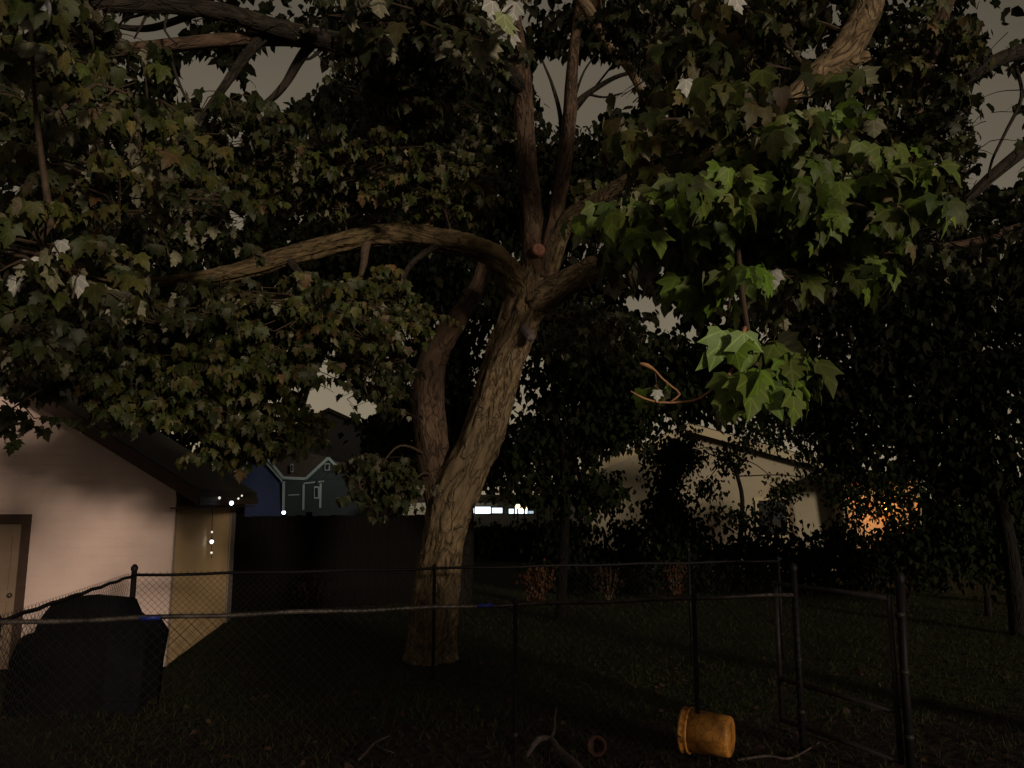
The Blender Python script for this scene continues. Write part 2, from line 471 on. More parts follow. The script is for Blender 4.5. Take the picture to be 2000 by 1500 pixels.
# things the photograph shows clear of leaves: garage wall, houses, lights
CLEAR = [(60, 1000, 120, 190), (190, 1000, 150, 125), (290, 1040, 120, 100), (400, 1040, 90, 85), (150, 900, 60, 60), (30, 860, 60, 60),
         (580, 955, 92, 62), (980, 995, 70, 17), (1400, 925, 62, 60), (1490, 930, 95, 45), (1222, 915, 52, 36), (1718, 1000, 26, 30), (1712, 965, 16, 10), (1600, 990, 22, 34), (1470, 985, 40, 30)]
TRUNK_CLEAR = [(845, 1150, 70, 200), (880, 980, 60, 80), (930, 880, 62, 90), (970, 780, 60, 90), (1000, 690, 60, 80), (1030, 600, 60, 70),
               (835, 850, 50, 110), (840, 740, 45, 80), (960, 510, 50, 50)]
LIMB_CLEAR = [(700, 480, 150, 34), (520, 520, 80, 30), (880, 470, 80, 30)]
def keep_mask(pos, lists):
    px, py, d = proj(pos)
    k = np.ones(len(pos), bool)
    for lst, thin in lists:
        for (cx, cy, rx, ry) in lst:
            inside = ((px - cx) / rx)**2 + ((py - cy) / ry)**2 < 1.0
            k &= ~(inside & (rng.random(len(pos)) < thin))
    return k

class Foliage:
    """sprays of leaves on drooping twigs, tied back to the limbs of one tree"""
    def __init__(s, skeleton):
        s.pos, s.fr, s.size, s.tint = [], [], [], []
        s.tw = MB()
        s.skel = np.array(skeleton)
    def region(s, px, py, rx, ry, d, dd, n, size=0.105, pal=None, clear=(), seed_branch=True, face=0.9, tl=1.0, maxL=4.0):
        s.ball(P(px, py, d), (rx * d / FPX, dd, ry * d / FPX), n, size, pal, clear, seed_branch, face, tl, maxL)
    def ball(s, c, r3, n, size=0.105, pal=None, clear=(), seed_branch=True, face=0.9, tl=1.0, maxL=4.0):
        c = np.array(c); w, dd, h = r3
        q = rng.normal(size=(n, 3)); q /= np.linalg.norm(q, axis=1)[:, None]; q *= rng.random((n, 1))**(1 / 2.4)
        base = c + q * np.array([w, dd, h])
        # branch from the nearest limb to the middle of the clump
        br = None
        if seed_branch:
            i = np.argmin(((s.skel - c)**2).sum(1)); a = s.skel[i]
            L = np.linalg.norm(c - a)
            mid = (a + c) / 2 + rng.normal(size=3) * 0.08 * L + np.array([0, 0, 0.10 * L])
            e = c + (c - a) / max(L, 1e-3) * min(w, 0.5) * 0.6 + np.array([0, 0, -0.06])
            br = np.array([p[:3] for p in crom([(*a, .02), (*mid, .016), (*c, .011), (*e, .005)], 0.12)])
            if L < maxL and keep_mask(br, [(GAPS, 1.0)]).mean() > 0.8:
                rr = np.linspace(0.012 + 0.006 * L, 0.004, len(br))
                s.tw.tube(br, rr, 6)
        for b in base:
            k = rng.integers(3, 6)
            ang = rng.uniform(0, 2 * math.pi)
            hd = np.array([math.cos(ang), math.sin(ang)]) + np.array([0, -face * 0.6]); hd /= np.linalg.norm(hd)
            L = rng.uniform(0.18, 0.36) * (size / 0.105) * tl
            dirv = np.array([hd[0], hd[1], rng.uniform(-0.45, 0.25)])
            pts = [b + dirv * L * t + np.array([0, 0, -0.25 * L * t * t]) for t in (0, 0.33, 0.66, 1.0)]
            P_, H_ = [], []
            for j in range(k):
                t = 0.25 + 0.75 * (j + 0.5) / k
                p = b + dirv * L * t + np.array([0, 0, -0.25 * L * t * t])
                for sgn in ((-1, 1) if j < k - 1 else (-1, 1, 0)):
                    a2 = math.atan2(hd[1], hd[0]) + sgn * rng.uniform(0.6, 1.5) + rng.normal() * 0.2
                    hh = np.array([math.cos(a2), math.sin(a2)]) + np.array([0, -face * 0.75]); hh /= np.linalg.norm(hh) + 1e-6
                    pl = rng.uniform(0.35, 0.8) * size
                    tip = p + np.array([hh[0] * pl, hh[1] * pl, rng.uniform(-0.25, 0.35) * pl])
                    P_.append((p, tip)); H_.append(hh)
            tips = np.array([q_[1] for q_ in P_]); H_ = np.array(H_)
            fr = leaf_frames(H_, rng.uniform(0.6, 1.7, len(tips)), rng.normal(size=len(tips)) * 0.6)
            sz = size * rng.uniform(0.55, 1.22, len(tips))
            mids = tips + fr[:, :, 1] * sz[:, None] * 0.5
            km = keep_mask(mids, [(GAPS, 0.97)] + list(clear))
            if not km.any(): continue
            s.tw.tube(pts, [0.0045, 0.004, 0.003, 0.002], 4)
            if br is not None:
                i = np.argmin(((br - b)**2).sum(1)); a = br[i]; dl = np.linalg.norm(a - b)
                if 0.05 < dl < 1.6:
                    m_ = (a + b) / 2 + rng.normal(size=3) * 0.06 * dl + np.array([0, 0, 0.06 * dl])
                    if keep_mask(np.array([m_]), [(GAPS, 1.0)])[0]: s.tw.tube([a, m_, b], [0.007, 0.006, 0.0045], 4)
            for (p, tip), ok in zip(P_, km):
                if ok: s.tw.tube([p, tip], [0.0016, 0.0013], 3, cap=False)
            s.pos.append(tips[km]); s.fr.append(fr[km]); s.size.append(sz[km])
            s.tint.append(tints(int(km.sum()), pal[0], pal[1]) * rng.uniform(0.5, 1.25))
    def arrays(s):
        return tuple(np.concatenate(q) for q in (s.pos, s.fr, s.size, s.tint))

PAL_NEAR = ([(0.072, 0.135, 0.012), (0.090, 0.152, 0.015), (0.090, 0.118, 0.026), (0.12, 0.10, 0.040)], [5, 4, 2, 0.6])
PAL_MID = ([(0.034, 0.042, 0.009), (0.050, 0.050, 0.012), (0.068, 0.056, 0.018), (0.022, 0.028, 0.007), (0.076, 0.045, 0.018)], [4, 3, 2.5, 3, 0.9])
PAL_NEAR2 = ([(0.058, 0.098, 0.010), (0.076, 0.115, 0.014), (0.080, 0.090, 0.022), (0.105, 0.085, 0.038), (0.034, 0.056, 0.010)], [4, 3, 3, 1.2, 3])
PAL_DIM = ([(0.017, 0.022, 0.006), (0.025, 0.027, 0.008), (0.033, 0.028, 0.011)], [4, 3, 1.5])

# ------------------------------------------------------------------ the big maple
def limb(name, rows, parent, material, seg=20, step=0.09, rough=0.10, skel=None):
    pts = [(*P(x, y, d), w * 0.5 * d / FPX) for (x, y, d, w) in rows]
    q = crom(pts, step)
    if skel is not None: skel += [p[:3] for p in q]
    def disp(i, k, a, c, dv, r):
        s = noise.noise(Vector((dv.x * 2.6, dv.y * 2.6, 0.55 * i * step + dv.z * 2.6)) + Vector((rows[0][0], rows[0][1], 0)))
        s2 = abs(noise.noise(Vector((dv.x * 6.5, dv.y * 6.5, 1.6 * i * step + dv.z * 6))+ Vector((rows[0][1], 3, 0))))
        s3 = noise.noise(Vector((dv.x * 14, dv.y * 14, 5 * i * step + dv.z * 14)))
        return r * (1 + rough * s - rough * 0.9 * (0.25 - min(s2, 0.25)) * 4 * 0.45 + rough * 0.35 * s3)
    mb = MB().tube([p[:3] for p in q], [p[3] for p in q], seg, disp=disp)
    return mb.build(name, material, parent, smooth=True)

BASE = G(842, 1318)
D0 = 10.85
maple = empty('maple_tree', (BASE.x, BASE.y, 0))
tag(maple, 'large leaning maple with a forked rough trunk behind the far chain-link fence', 'tree')
SK = []
tr_rows = [(842, 1345, D0, 168), (842, 1316, D0, 126), (843, 1270, D0, 98), (848, 1200, D0, 92), (857, 1120, D0, 90), (868, 1050, D0, 80), (880, 990, D0, 88),
           (905, 930, 10.8, 92), (934, 870, 10.75, 84), (958, 800, 10.7, 80), (988, 700, 10.6, 78), (1015, 630, 10.5, 78), (1036, 570, 10.45, 84), (1046, 535, 10.45, 74), (1048, 505, 10.45, 50)]
limb('trunk', tr_rows, maple, M['bark'], 64, 0.04, 0.24, SK)
limb('limb', [(866, 1000, 10.9, 62), (852, 930, 10.95, 68), (843, 860, 10.95, 68), (837, 780, 11.0, 64), (843, 710, 11.05, 58), (868, 660, 11.1, 50), (900, 615, 11.2, 40), (932, 560, 11.3, 32), (955, 480, 11.4, 24)], maple, M['bark_red'], 36, 0.06, 0.16, SK)
limb('limb', [(1036, 590, 10.45, 62), (1003, 548, 10.35, 58), (972, 505, 10.2, 50), (925, 482, 10, 44), (860, 470, 9.8, 42), (780, 458, 9.5, 40), (715, 462, 9.2, 40), (640, 480, 8.9, 40), (560, 500, 8.6, 38), (480, 525, 8.3, 36), (400, 542, 8.0, 30), (330, 550, 7.7, 24), (230, 560, 7.3, 16)], maple, M['bark_mid'], 36, 0.045, 0.30, SK)
limb('limb', [(1130, 540, 10.0, 36), (1230, 512, 10.0, 32), (1330, 496, 10.0, 29), (1450, 488, 9.9, 26), (1600, 492, 9.8, 24), (1750, 490, 9.6, 21), (1880, 478, 9.4, 18), (2000, 440, 9.2, 15), (2120, 400, 9.0, 10)], maple, M['bark_red'], 18, 0.08, 0.25)
limb('broken_stub', [(716, 466, 9.2, 22), (712, 490, 9.1, 18), (710, 515, 9.05, 14), (704, 540, 9.0, 9)], maple, M['twig'], 10, 0.04, 0.15)
limb('limb', [(1042, 590, 10.4, 66), (1090, 562, 10.2, 58), (1150, 530, 9.9, 50), (1225, 498, 9.4, 44), (1290, 450, 8.2, 40), (1350, 400, 6.8, 34), (1410, 330, 5.2, 28), (1450, 280, 4.0, 20), (1470, 300, 3.0, 13)], maple, M['bark'], 26, 0.06, 0.16, SK)
limb('limb', [(1045, 545, 10.4, 60), (1042, 450, 10.4, 44), (1031, 350, 10.3, 40), (1024, 250, 10.2, 38), (1020, 150, 10.0, 34), (1005, 50, 9.8, 30), (990, -80, 9.5, 24), (970, -220, 9, 16)], maple, M['bark_red'], 26, 0.07, 0.18, SK)
limb('limb', [(1058, 548, 10.4, 48), (1080, 440, 10.3, 34), (1100, 340, 10.3, 30), (1112, 240, 10.2, 28), (1118, 130, 10.1, 22), (1130, 20, 10, 17), (1150, -90, 9.8, 12)], maple, M['bark_red'], 22, 0.07, 0.16, SK)
limb('limb', [(1066, 545, 10.4, 42), (1108, 432, 10.2, 34), (1160, 396, 10, 30), (1220, 355, 9.7, 26), (1300, 300, 9.2, 20), (1380, 240, 8.6, 14)], maple, M['bark'], 18, 0.07, 0.16, SK)
limb('branch', [(1110, 215, 10.2, 16), (1150, 182, 10.2, 12), (1200, 152, 10.2, 9), (1245, 138, 10.2, 6)], maple, M['bark_dark'], 10, 0.08, 0.12)
limb('branch', [(1060, 470, 10.3, 12), (1092, 330, 10.3, 12), (1096, 240, 10.3, 10), (1080, 170, 10.3, 7), (1060, 120, 10.3, 4)], maple, M['bark_dark'], 8, 0.08, 0.12)
limb('branch', [(1110, -40, 9.6, 28), (1165, 45, 9.2, 24), (1192, 92, 9.1, 22), (1228, 132, 9, 18), (1256, 192, 8.9, 13), (1275, 260, 8.8, 8)], maple, M['bark'], 14, 0.07, 0.16, SK)
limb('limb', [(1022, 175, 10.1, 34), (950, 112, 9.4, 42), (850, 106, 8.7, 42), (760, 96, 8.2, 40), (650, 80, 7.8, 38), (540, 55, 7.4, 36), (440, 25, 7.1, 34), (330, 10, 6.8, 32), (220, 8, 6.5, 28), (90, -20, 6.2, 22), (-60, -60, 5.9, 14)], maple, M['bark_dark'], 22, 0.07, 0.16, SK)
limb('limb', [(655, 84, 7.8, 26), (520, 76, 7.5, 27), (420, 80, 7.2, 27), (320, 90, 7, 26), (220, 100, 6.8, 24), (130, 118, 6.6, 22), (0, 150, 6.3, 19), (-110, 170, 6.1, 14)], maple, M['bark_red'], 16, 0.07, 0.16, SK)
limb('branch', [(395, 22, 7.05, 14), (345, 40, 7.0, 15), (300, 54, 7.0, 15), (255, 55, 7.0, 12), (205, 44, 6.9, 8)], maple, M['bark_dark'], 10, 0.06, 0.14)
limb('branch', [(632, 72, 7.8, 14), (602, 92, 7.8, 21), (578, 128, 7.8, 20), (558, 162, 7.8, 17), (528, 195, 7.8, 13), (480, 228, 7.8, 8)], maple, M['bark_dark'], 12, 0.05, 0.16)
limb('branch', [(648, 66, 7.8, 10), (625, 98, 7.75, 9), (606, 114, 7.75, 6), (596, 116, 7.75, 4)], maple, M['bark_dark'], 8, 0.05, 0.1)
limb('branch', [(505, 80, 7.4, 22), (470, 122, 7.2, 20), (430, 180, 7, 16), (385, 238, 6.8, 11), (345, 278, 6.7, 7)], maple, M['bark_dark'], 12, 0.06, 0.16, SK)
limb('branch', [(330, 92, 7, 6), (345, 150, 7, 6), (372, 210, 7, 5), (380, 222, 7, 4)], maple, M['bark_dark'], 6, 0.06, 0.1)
for rw in ([(520, 78, 7.4, 5), (500, 100, 7.4, 4), (470, 122, 7.3, 3)], [(660, 84, 7.8, 6), (640, 128, 7.8, 4), (622, 108, 7.8, 3), (612, 100, 7.8, 2)], [(1112, 230, 10.2, 7), (1136, 150, 10.2, 5), (1160, 110, 10.2, 3), (1170, 90, 10.2, 2)], [(1150, 184, 10.2, 6), (1180, 190, 10.2, 4), (1215, 182, 10.2, 3)], [(340, 10, 6.8, 7), (270, 30, 6.8, 6), (240, 40, 6.8, 4), (226, 62, 6.8, 3)], [(290, 20, 6.7, 6), (278, 46, 6.7, 5), (262, 76, 6.7, 3)], [(330, 14, 6.8, 6), (322, 60, 6.8, 5), (345, 86, 6.8, 4)], [(500, 90, 7.3, 6), (480, 118, 7.3, 5), (440, 130, 7.3, 3)]):
    limb('branch', rw, maple, M['bark_dark'], 6, 0.06, 0.1)
# drooping limb that comes over from the crown top towards the camera on the right
limb('limb', [(1128, 40, 10, 20), (1290, -130, 9, 28), (1490, -230, 8.2, 36), (1640, -150, 7.2, 42), (1700, -30, 6.4, 50), (1662, 85, 5.9, 58), (1592, 150, 5.6, 46), (1530, 205, 5.2, 32), (1480, 262, 4.4, 22), (1440, 330, 3.4, 14)], maple, M['bark'], 26, 0.05, 0.2, SK)
limb('branch', [(1590, 158, 5.6, 26), (1640, 138, 5.6, 26), (1695, 108, 5.6, 20)], maple, M['bark'], 14, 0.05, 0.2)
# lower branches carrying the leaf masses on the left
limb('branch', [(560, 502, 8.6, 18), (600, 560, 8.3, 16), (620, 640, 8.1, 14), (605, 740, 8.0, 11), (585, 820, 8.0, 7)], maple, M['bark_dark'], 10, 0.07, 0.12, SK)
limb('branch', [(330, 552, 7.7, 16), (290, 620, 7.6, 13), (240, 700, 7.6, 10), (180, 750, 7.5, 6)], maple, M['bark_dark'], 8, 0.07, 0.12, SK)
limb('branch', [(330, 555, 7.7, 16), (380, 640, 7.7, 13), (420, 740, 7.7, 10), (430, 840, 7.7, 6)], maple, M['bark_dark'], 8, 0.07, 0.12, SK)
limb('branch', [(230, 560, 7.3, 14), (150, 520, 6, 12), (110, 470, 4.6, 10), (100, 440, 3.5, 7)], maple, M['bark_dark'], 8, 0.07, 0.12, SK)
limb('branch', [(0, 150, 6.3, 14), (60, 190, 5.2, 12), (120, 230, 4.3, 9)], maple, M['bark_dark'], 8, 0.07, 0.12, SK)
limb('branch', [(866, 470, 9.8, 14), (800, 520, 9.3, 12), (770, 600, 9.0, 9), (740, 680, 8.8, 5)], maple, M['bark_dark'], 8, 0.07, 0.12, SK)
# sweep of branch to the lowest bright cluster
limb('branch', [(1440, 330, 3.4, 12), (1440, 470, 2.7, 11), (1452, 590, 2.2, 10), (1470, 690, 1.95, 9), (1490, 770, 1.85, 5)], maple, M['twig'], 8, 0.04, 0.1, SK)
limb('branch', [(1455, 640, 2.05, 8), (1432, 720, 1.92, 7), (1400, 752, 1.9, 6), (1368, 778, 1.9, 5), (1335, 785, 1.9, 5), (1290, 786, 1.9, 4), (1258, 778, 1.9, 4), (1232, 764, 1.9, 3)], maple, M['bud'], 8, 0.02, 0.1, SK)
limb('branch', [(1308, 786, 1.9, 4), (1328, 770, 1.9, 4), (1312, 755, 1.9, 3.5), (1292, 738, 1.9, 4), (1280, 724, 1.9, 4), (1264, 714, 1.9, 9), (1250, 710, 1.9, 5)], maple, M['bud'], 8, 0.015, 0.12)
# pruning scars and the cut stub on the trunk
def knot(px, py, d, r, parent):
    c = P(px, py, d); m = Matrix.Translation(c) @ (Vector((0.15, -1, 0.05)).to_track_quat('Z', 'Y').to_matrix().to_4x4())
    MB().lathe([(0.02*r, 0.35*r), (0.35*r, 0.3*r), (0.6*r, 0.55*r), (0.85*r, 0.6*r), (1.05*r, 0.3*r), (1.15*r, -0.6*r)], 18, m).build('pruning_scar', mat('scar_wood', (0.30, 0.13, 0.09), 0.8, var=0.5, scale=20), parent, True)
knot(1051, 489, 10.2, 0.085, maple)
stub_c = P(1036, 655, 10.12)
st = MB().tube([P(1016, 640, 10.4), P(1024, 645, 10.25), P(1038, 660, 10.1), P(1040, 662, 10.08)], [0.06, 0.07, 0.066, 0.02], 9)
st.build('cut_stub', mat('stub_wood', (0.12, 0.09, 0.095), 0.85, var=0.5, scale=12, bump=0.5), maple, False)

NB = [(CLEAR, 0.96), (TRUNK_CLEAR, 0.75), (LIMB_CLEAR, 0.55)]
F = Foliage(SK)
# near right
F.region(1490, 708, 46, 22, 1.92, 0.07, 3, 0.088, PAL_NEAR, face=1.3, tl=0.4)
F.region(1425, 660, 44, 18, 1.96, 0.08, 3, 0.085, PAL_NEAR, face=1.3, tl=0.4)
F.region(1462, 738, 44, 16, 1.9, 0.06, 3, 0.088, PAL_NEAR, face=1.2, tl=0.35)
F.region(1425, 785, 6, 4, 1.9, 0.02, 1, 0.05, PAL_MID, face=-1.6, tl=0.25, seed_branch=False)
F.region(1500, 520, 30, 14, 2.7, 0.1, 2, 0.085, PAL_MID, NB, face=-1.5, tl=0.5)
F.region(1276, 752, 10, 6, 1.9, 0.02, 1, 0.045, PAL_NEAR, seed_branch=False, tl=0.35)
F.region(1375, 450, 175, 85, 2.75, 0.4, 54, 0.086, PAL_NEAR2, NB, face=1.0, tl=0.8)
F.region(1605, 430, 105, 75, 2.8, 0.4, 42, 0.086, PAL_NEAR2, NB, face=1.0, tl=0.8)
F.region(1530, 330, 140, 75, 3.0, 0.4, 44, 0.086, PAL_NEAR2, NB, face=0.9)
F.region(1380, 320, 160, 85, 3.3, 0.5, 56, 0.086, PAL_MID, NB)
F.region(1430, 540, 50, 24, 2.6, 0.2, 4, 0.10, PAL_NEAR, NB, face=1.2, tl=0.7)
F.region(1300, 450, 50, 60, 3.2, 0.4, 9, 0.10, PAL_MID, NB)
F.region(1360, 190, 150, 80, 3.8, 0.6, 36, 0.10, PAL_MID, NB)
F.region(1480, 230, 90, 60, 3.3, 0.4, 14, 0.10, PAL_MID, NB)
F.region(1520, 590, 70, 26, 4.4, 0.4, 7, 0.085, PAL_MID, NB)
# near left
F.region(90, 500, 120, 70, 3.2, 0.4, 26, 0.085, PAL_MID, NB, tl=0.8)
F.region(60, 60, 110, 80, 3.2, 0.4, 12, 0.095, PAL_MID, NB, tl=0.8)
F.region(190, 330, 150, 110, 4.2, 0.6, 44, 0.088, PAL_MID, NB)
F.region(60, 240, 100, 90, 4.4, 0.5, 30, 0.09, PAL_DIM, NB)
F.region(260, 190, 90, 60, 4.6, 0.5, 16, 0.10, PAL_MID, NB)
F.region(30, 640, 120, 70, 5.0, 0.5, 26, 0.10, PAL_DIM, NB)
# near top
F.region(995, 5, 16, 8, 2.7, 0.05, 1, 0.10, PAL_MID, face=-1.6, tl=0.5, seed_branch=False)
F.region(140, 545, 40, 14, 3.1, 0.1, 2, 0.10, PAL_MID, face=-1.2, tl=0.6)
F.region(800, 20, 60, 30, 3.6, 0.3, 4, 0.10, PAL_DIM, NB, seed_branch=False)
# left-centre masses
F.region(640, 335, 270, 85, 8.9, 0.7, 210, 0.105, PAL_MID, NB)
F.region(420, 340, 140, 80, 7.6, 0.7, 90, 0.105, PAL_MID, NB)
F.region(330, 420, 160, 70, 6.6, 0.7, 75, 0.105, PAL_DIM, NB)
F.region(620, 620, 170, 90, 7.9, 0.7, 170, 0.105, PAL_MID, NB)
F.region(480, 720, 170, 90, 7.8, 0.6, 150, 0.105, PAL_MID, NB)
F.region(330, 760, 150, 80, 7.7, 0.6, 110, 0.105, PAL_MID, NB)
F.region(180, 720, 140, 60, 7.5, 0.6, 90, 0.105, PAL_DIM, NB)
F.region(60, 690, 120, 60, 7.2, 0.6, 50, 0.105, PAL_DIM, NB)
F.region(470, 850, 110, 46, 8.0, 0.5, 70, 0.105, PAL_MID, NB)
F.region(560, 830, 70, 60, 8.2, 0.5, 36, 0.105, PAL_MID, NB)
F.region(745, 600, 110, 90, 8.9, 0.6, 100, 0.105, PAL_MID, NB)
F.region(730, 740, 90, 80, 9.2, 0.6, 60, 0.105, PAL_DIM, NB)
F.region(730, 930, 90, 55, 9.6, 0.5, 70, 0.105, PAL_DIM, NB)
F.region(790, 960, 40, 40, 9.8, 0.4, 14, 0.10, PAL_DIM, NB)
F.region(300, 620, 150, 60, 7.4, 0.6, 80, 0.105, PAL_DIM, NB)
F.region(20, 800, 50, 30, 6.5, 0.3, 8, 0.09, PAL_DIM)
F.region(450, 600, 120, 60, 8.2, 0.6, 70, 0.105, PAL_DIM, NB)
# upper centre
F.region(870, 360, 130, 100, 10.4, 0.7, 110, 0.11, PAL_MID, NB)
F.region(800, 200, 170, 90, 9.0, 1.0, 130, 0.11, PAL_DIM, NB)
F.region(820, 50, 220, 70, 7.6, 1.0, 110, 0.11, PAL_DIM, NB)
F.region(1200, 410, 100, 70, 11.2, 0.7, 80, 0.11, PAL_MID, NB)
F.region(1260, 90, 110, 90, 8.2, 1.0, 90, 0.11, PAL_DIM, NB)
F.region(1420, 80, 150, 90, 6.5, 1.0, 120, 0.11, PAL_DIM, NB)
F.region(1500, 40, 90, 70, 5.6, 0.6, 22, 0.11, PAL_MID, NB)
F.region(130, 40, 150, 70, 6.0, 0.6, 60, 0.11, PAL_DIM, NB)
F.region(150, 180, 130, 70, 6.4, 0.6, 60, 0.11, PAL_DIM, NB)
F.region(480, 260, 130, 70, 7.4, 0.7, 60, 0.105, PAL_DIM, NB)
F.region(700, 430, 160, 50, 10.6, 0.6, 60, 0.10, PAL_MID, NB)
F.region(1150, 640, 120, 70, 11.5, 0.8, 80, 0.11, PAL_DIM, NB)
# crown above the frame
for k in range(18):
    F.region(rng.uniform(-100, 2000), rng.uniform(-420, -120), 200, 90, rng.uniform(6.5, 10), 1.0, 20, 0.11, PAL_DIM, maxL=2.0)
# a few leaves hang with the pale underside towards the yard
for (x_, y_, d_, z_) in ((962, 2, 2.7, .085), (985, 28, 2.7, .10), (1006, 4, 2.75, .08), (998, 58, 2.72, .07), (118, 470, 3.1, .085), (60, 505, 3.1, .09), (150, 540, 3.05, .085), (102, 545, 3.1, .08), (190, 485, 3.2, .075), (30, 540, 3.2, .08),
                         (1510, 528, 2.6, .07), (1418, 778, 1.9, .055), (1438, -12, 2.6, .07), (1265, 515, 2.9, .075), (1325, 520, 2.9, .08), (1250, 405, 3.0, .07), (1480, 250, 3.1, .075), (1400, 490, 2.7, .06), (1700, 350, 2.9, .065), (1340, 155, 3.4, .08), (1284, 762, 1.9, .03), (55, 15, 2.9, .10), (100, 5, 2.9, .10)):
    F.pos.append(np.array([P(x_, y_, d_)])); hd_ = np.array([[rng.uniform(-.7, .7), 1.0]]); hd_ /= np.linalg.norm(hd_)
    F.fr.append(leaf_frames(hd_, rng.uniform(1.0, 1.5, 1), rng.normal(size=1) * .5)); F.size.append(np.array([z_])); F.tint.append(np.array([[.42, .43, .48]]) * rng.uniform(.6, 1.2))
    F.tw.tube([P(x_, y_, d_), P(x_, y_, d_) + Vector((rng.uniform(-.03, .03), .05, .05))], [.0013, .0016], 3, cap=False)
pos, fr, size, tint = F.arrays()
px_, py_, dd_ = proj(pos + fr[:, :, 1] * size[:, None] * 0.5)
infr = (px_ > -20) & (px_ < 2020) & (py_ > -20) & (py_ < 1500)
order = np.argsort(np.where(infr, dd_ / size, 1e9))
near_ids = order[:300]
PALM = []
for k in range(24):                                       # shared leaf meshes in different tints
    tv, tf = LEAF[k % 8]
    me = bpy.data.meshes.new('leaf')
    me.from_pydata([tuple(q) for q in tv], [], tf)
    a = me.attributes.new('tint', 'FLOAT_COLOR', 'POINT')
    lc = me.attributes.new('leafco', 'FLOAT_VECTOR', 'POINT'); lc.data.foreach_set('vector', (tv * np.array([1, 1, 0])).ravel().astype(np.float32))
    me.polygons.foreach_set('use_smooth', [True] * len(me.polygons))
    PALM.append(me); me.materials.append(M['leaf'])
tb = np.sort(np.argsort(tint[near_ids] @ np.array([1, 0.2, 0]))) if False else None
lum = np.argsort(tint[near_ids][:, 1]); groups = np.array_split(lum, 24)
for k, gidx in enumerate(groups):
    c = tint[near_ids][gidx].mean(0)
    me = PALM[k]; n = len(me.vertices)
    me.attributes['tint'].data.foreach_set('color', np.tile([*c, 1.0], n).astype(np.float32))
    for j in gidx:
        i = near_ids[j]
        o = bpy.data.objects.new('leaf', me)
        m = Matrix([[*(fr[i][r] * size[i]), pos[i][r]] for r in range(3)] + [[0, 0, 0, 1]])
        COL.objects.link(o); o.parent = maple
        o.matrix_parent_inverse = Matrix.Translation(-Vector(maple.location))
        o.matrix_basis = m
rest = np.ones(len(pos), bool); rest[near_ids] = False
leaves_mesh('crown', pos[rest], fr[rest], size[rest], tint[rest], LEAF, M['leaf'], maple)
tag(F.tw.build('twigs', M['twig'], maple), kind='stuff')
print('maple leaves', len(pos))

# ------------------------------------------------------------------ tree leaning in from the right edge
t2b = Vector((5.6, 7.4, 0))
tree2 = empty('maple_tree', t2b)
tag(tree2, 'dark maple reaching its branches in from the upper right edge over the lawn', 'tree')
SK2 = []
def limb_w(name, rows, parent, material, seg=14, step=0.12, skel=None, rough=0.14):
    q = crom(rows, step)
    if skel is not None: skel += [p[:3] for p in q]
    off = rows[0][0] * 7.1
    def disp(i, k, a, c, dv, r): return r * (1 + rough * noise.noise(Vector((dv.x * 3 + off, dv.y * 3, 0.6 * i * step + dv.z * 3))) + rough * 0.5 * noise.noise(Vector((dv.x * 9, dv.y * 9 + off, 2 * i * step))))
    return MB().tube([p[:3] for p in q], [p[3] for p in q], seg, disp=disp).build(name, material, parent, True)
top2 = P(2180, 300, 7.3)
limb_w('trunk', [(5.6, 7.4, -0.1, 0.24), (5.62, 7.4, 1.2, 0.2), (5.75, 7.35, 2.8, 0.17), (*top2, 0.13), (*P(2120, 60, 7.2), 0.10), (*P(2080, -120, 7.2), 0.07)], tree2, M['bark_dark'], 20, 0.12, SK2)
limb('limb', [(2160, 260, 7.3, 44), (2060, 240, 7.2, 34), (1990, 300, 7.1, 26), (1930, 350, 7.1, 22), (1880, 396, 7.1, 18), (1800, 440, 7.2, 10)], tree2, M['bark_dark'], 14, 0.07, 0.15, SK2)
limb('limb', [(2130, 80, 7.2, 36), (2050, 88, 7.1, 32), (1960, 112, 7.0, 28), (1900, 146, 7.0, 24), (1840, 190, 7.0, 18), (1780, 260, 7.0, 10)], tree2, M['bark_dark'], 14, 0.07, 0.15, SK2)
limb('limb', [(2090, -100, 7.2, 30), (1960, -90, 7, 34), (1860, -30, 6.9, 38), (1828, 60, 6.9, 36), (1802, 150, 6.9, 32), (1790, 240, 6.9, 22), (1770, 330, 6.9, 12)], tree2, M['bark_red'], 16, 0.07, 0.15, SK2)
limb('branch', [(1985, 130, 6.9, 7), (1995, 190, 6.8, 7), (1962, 262, 6.8, 6), (1938, 312, 6.8, 5), (1930, 348, 6.8, 5)], tree2, M['bark_dark'], 6, 0.06, 0.1)
F2 = Foliage(SK2)
F2.region(1780, 90, 110, 90, 6.6, 0.6, 30, 0.105, PAL_MID, NB)
F2.region(1800, 260, 120, 100, 7.0, 0.7, 45, 0.105, PAL_DIM, NB)
F2.region(1900, 240, 60, 24, 7.2, 0.3, 10, 0.10, PAL_DIM, NB)
F2.region(1860, 330, 60, 50, 7.2, 0.5, 16, 0.10, PAL_DIM, NB)
F2.region(1840, 470, 150, 70, 7.4, 0.8, 40, 0.105, PAL_DIM, NB)
F2.region(1990, 420, 60, 60, 7.0, 0.5, 14, 0.105, PAL_DIM, NB)
F2.region(1900, 90, 60, 30, 6.8, 0.4, 8, 0.10, PAL_MID, NB)
F2.region(1680, 230, 70, 60, 6.8, 0.5, 14, 0.10, PAL_MID, NB)
F2.region(2100, 150, 120, 200, 7.2, 0.8, 30, 0.105, PAL_DIM)
limb_w('limb', [(5.75, 7.35, 2.8, 0.13), (5.6, 5.5, 3.9, 0.10), (5.0, 3.0, 4.4, 0.07), (4.4, 0.5, 4.3, 0.04), (4.0, -1.0, 4.1, 0.02)], tree2, M['bark_dark'], 12, 0.12, SK2)  # limbs added out of view to carry the shading leaf masses
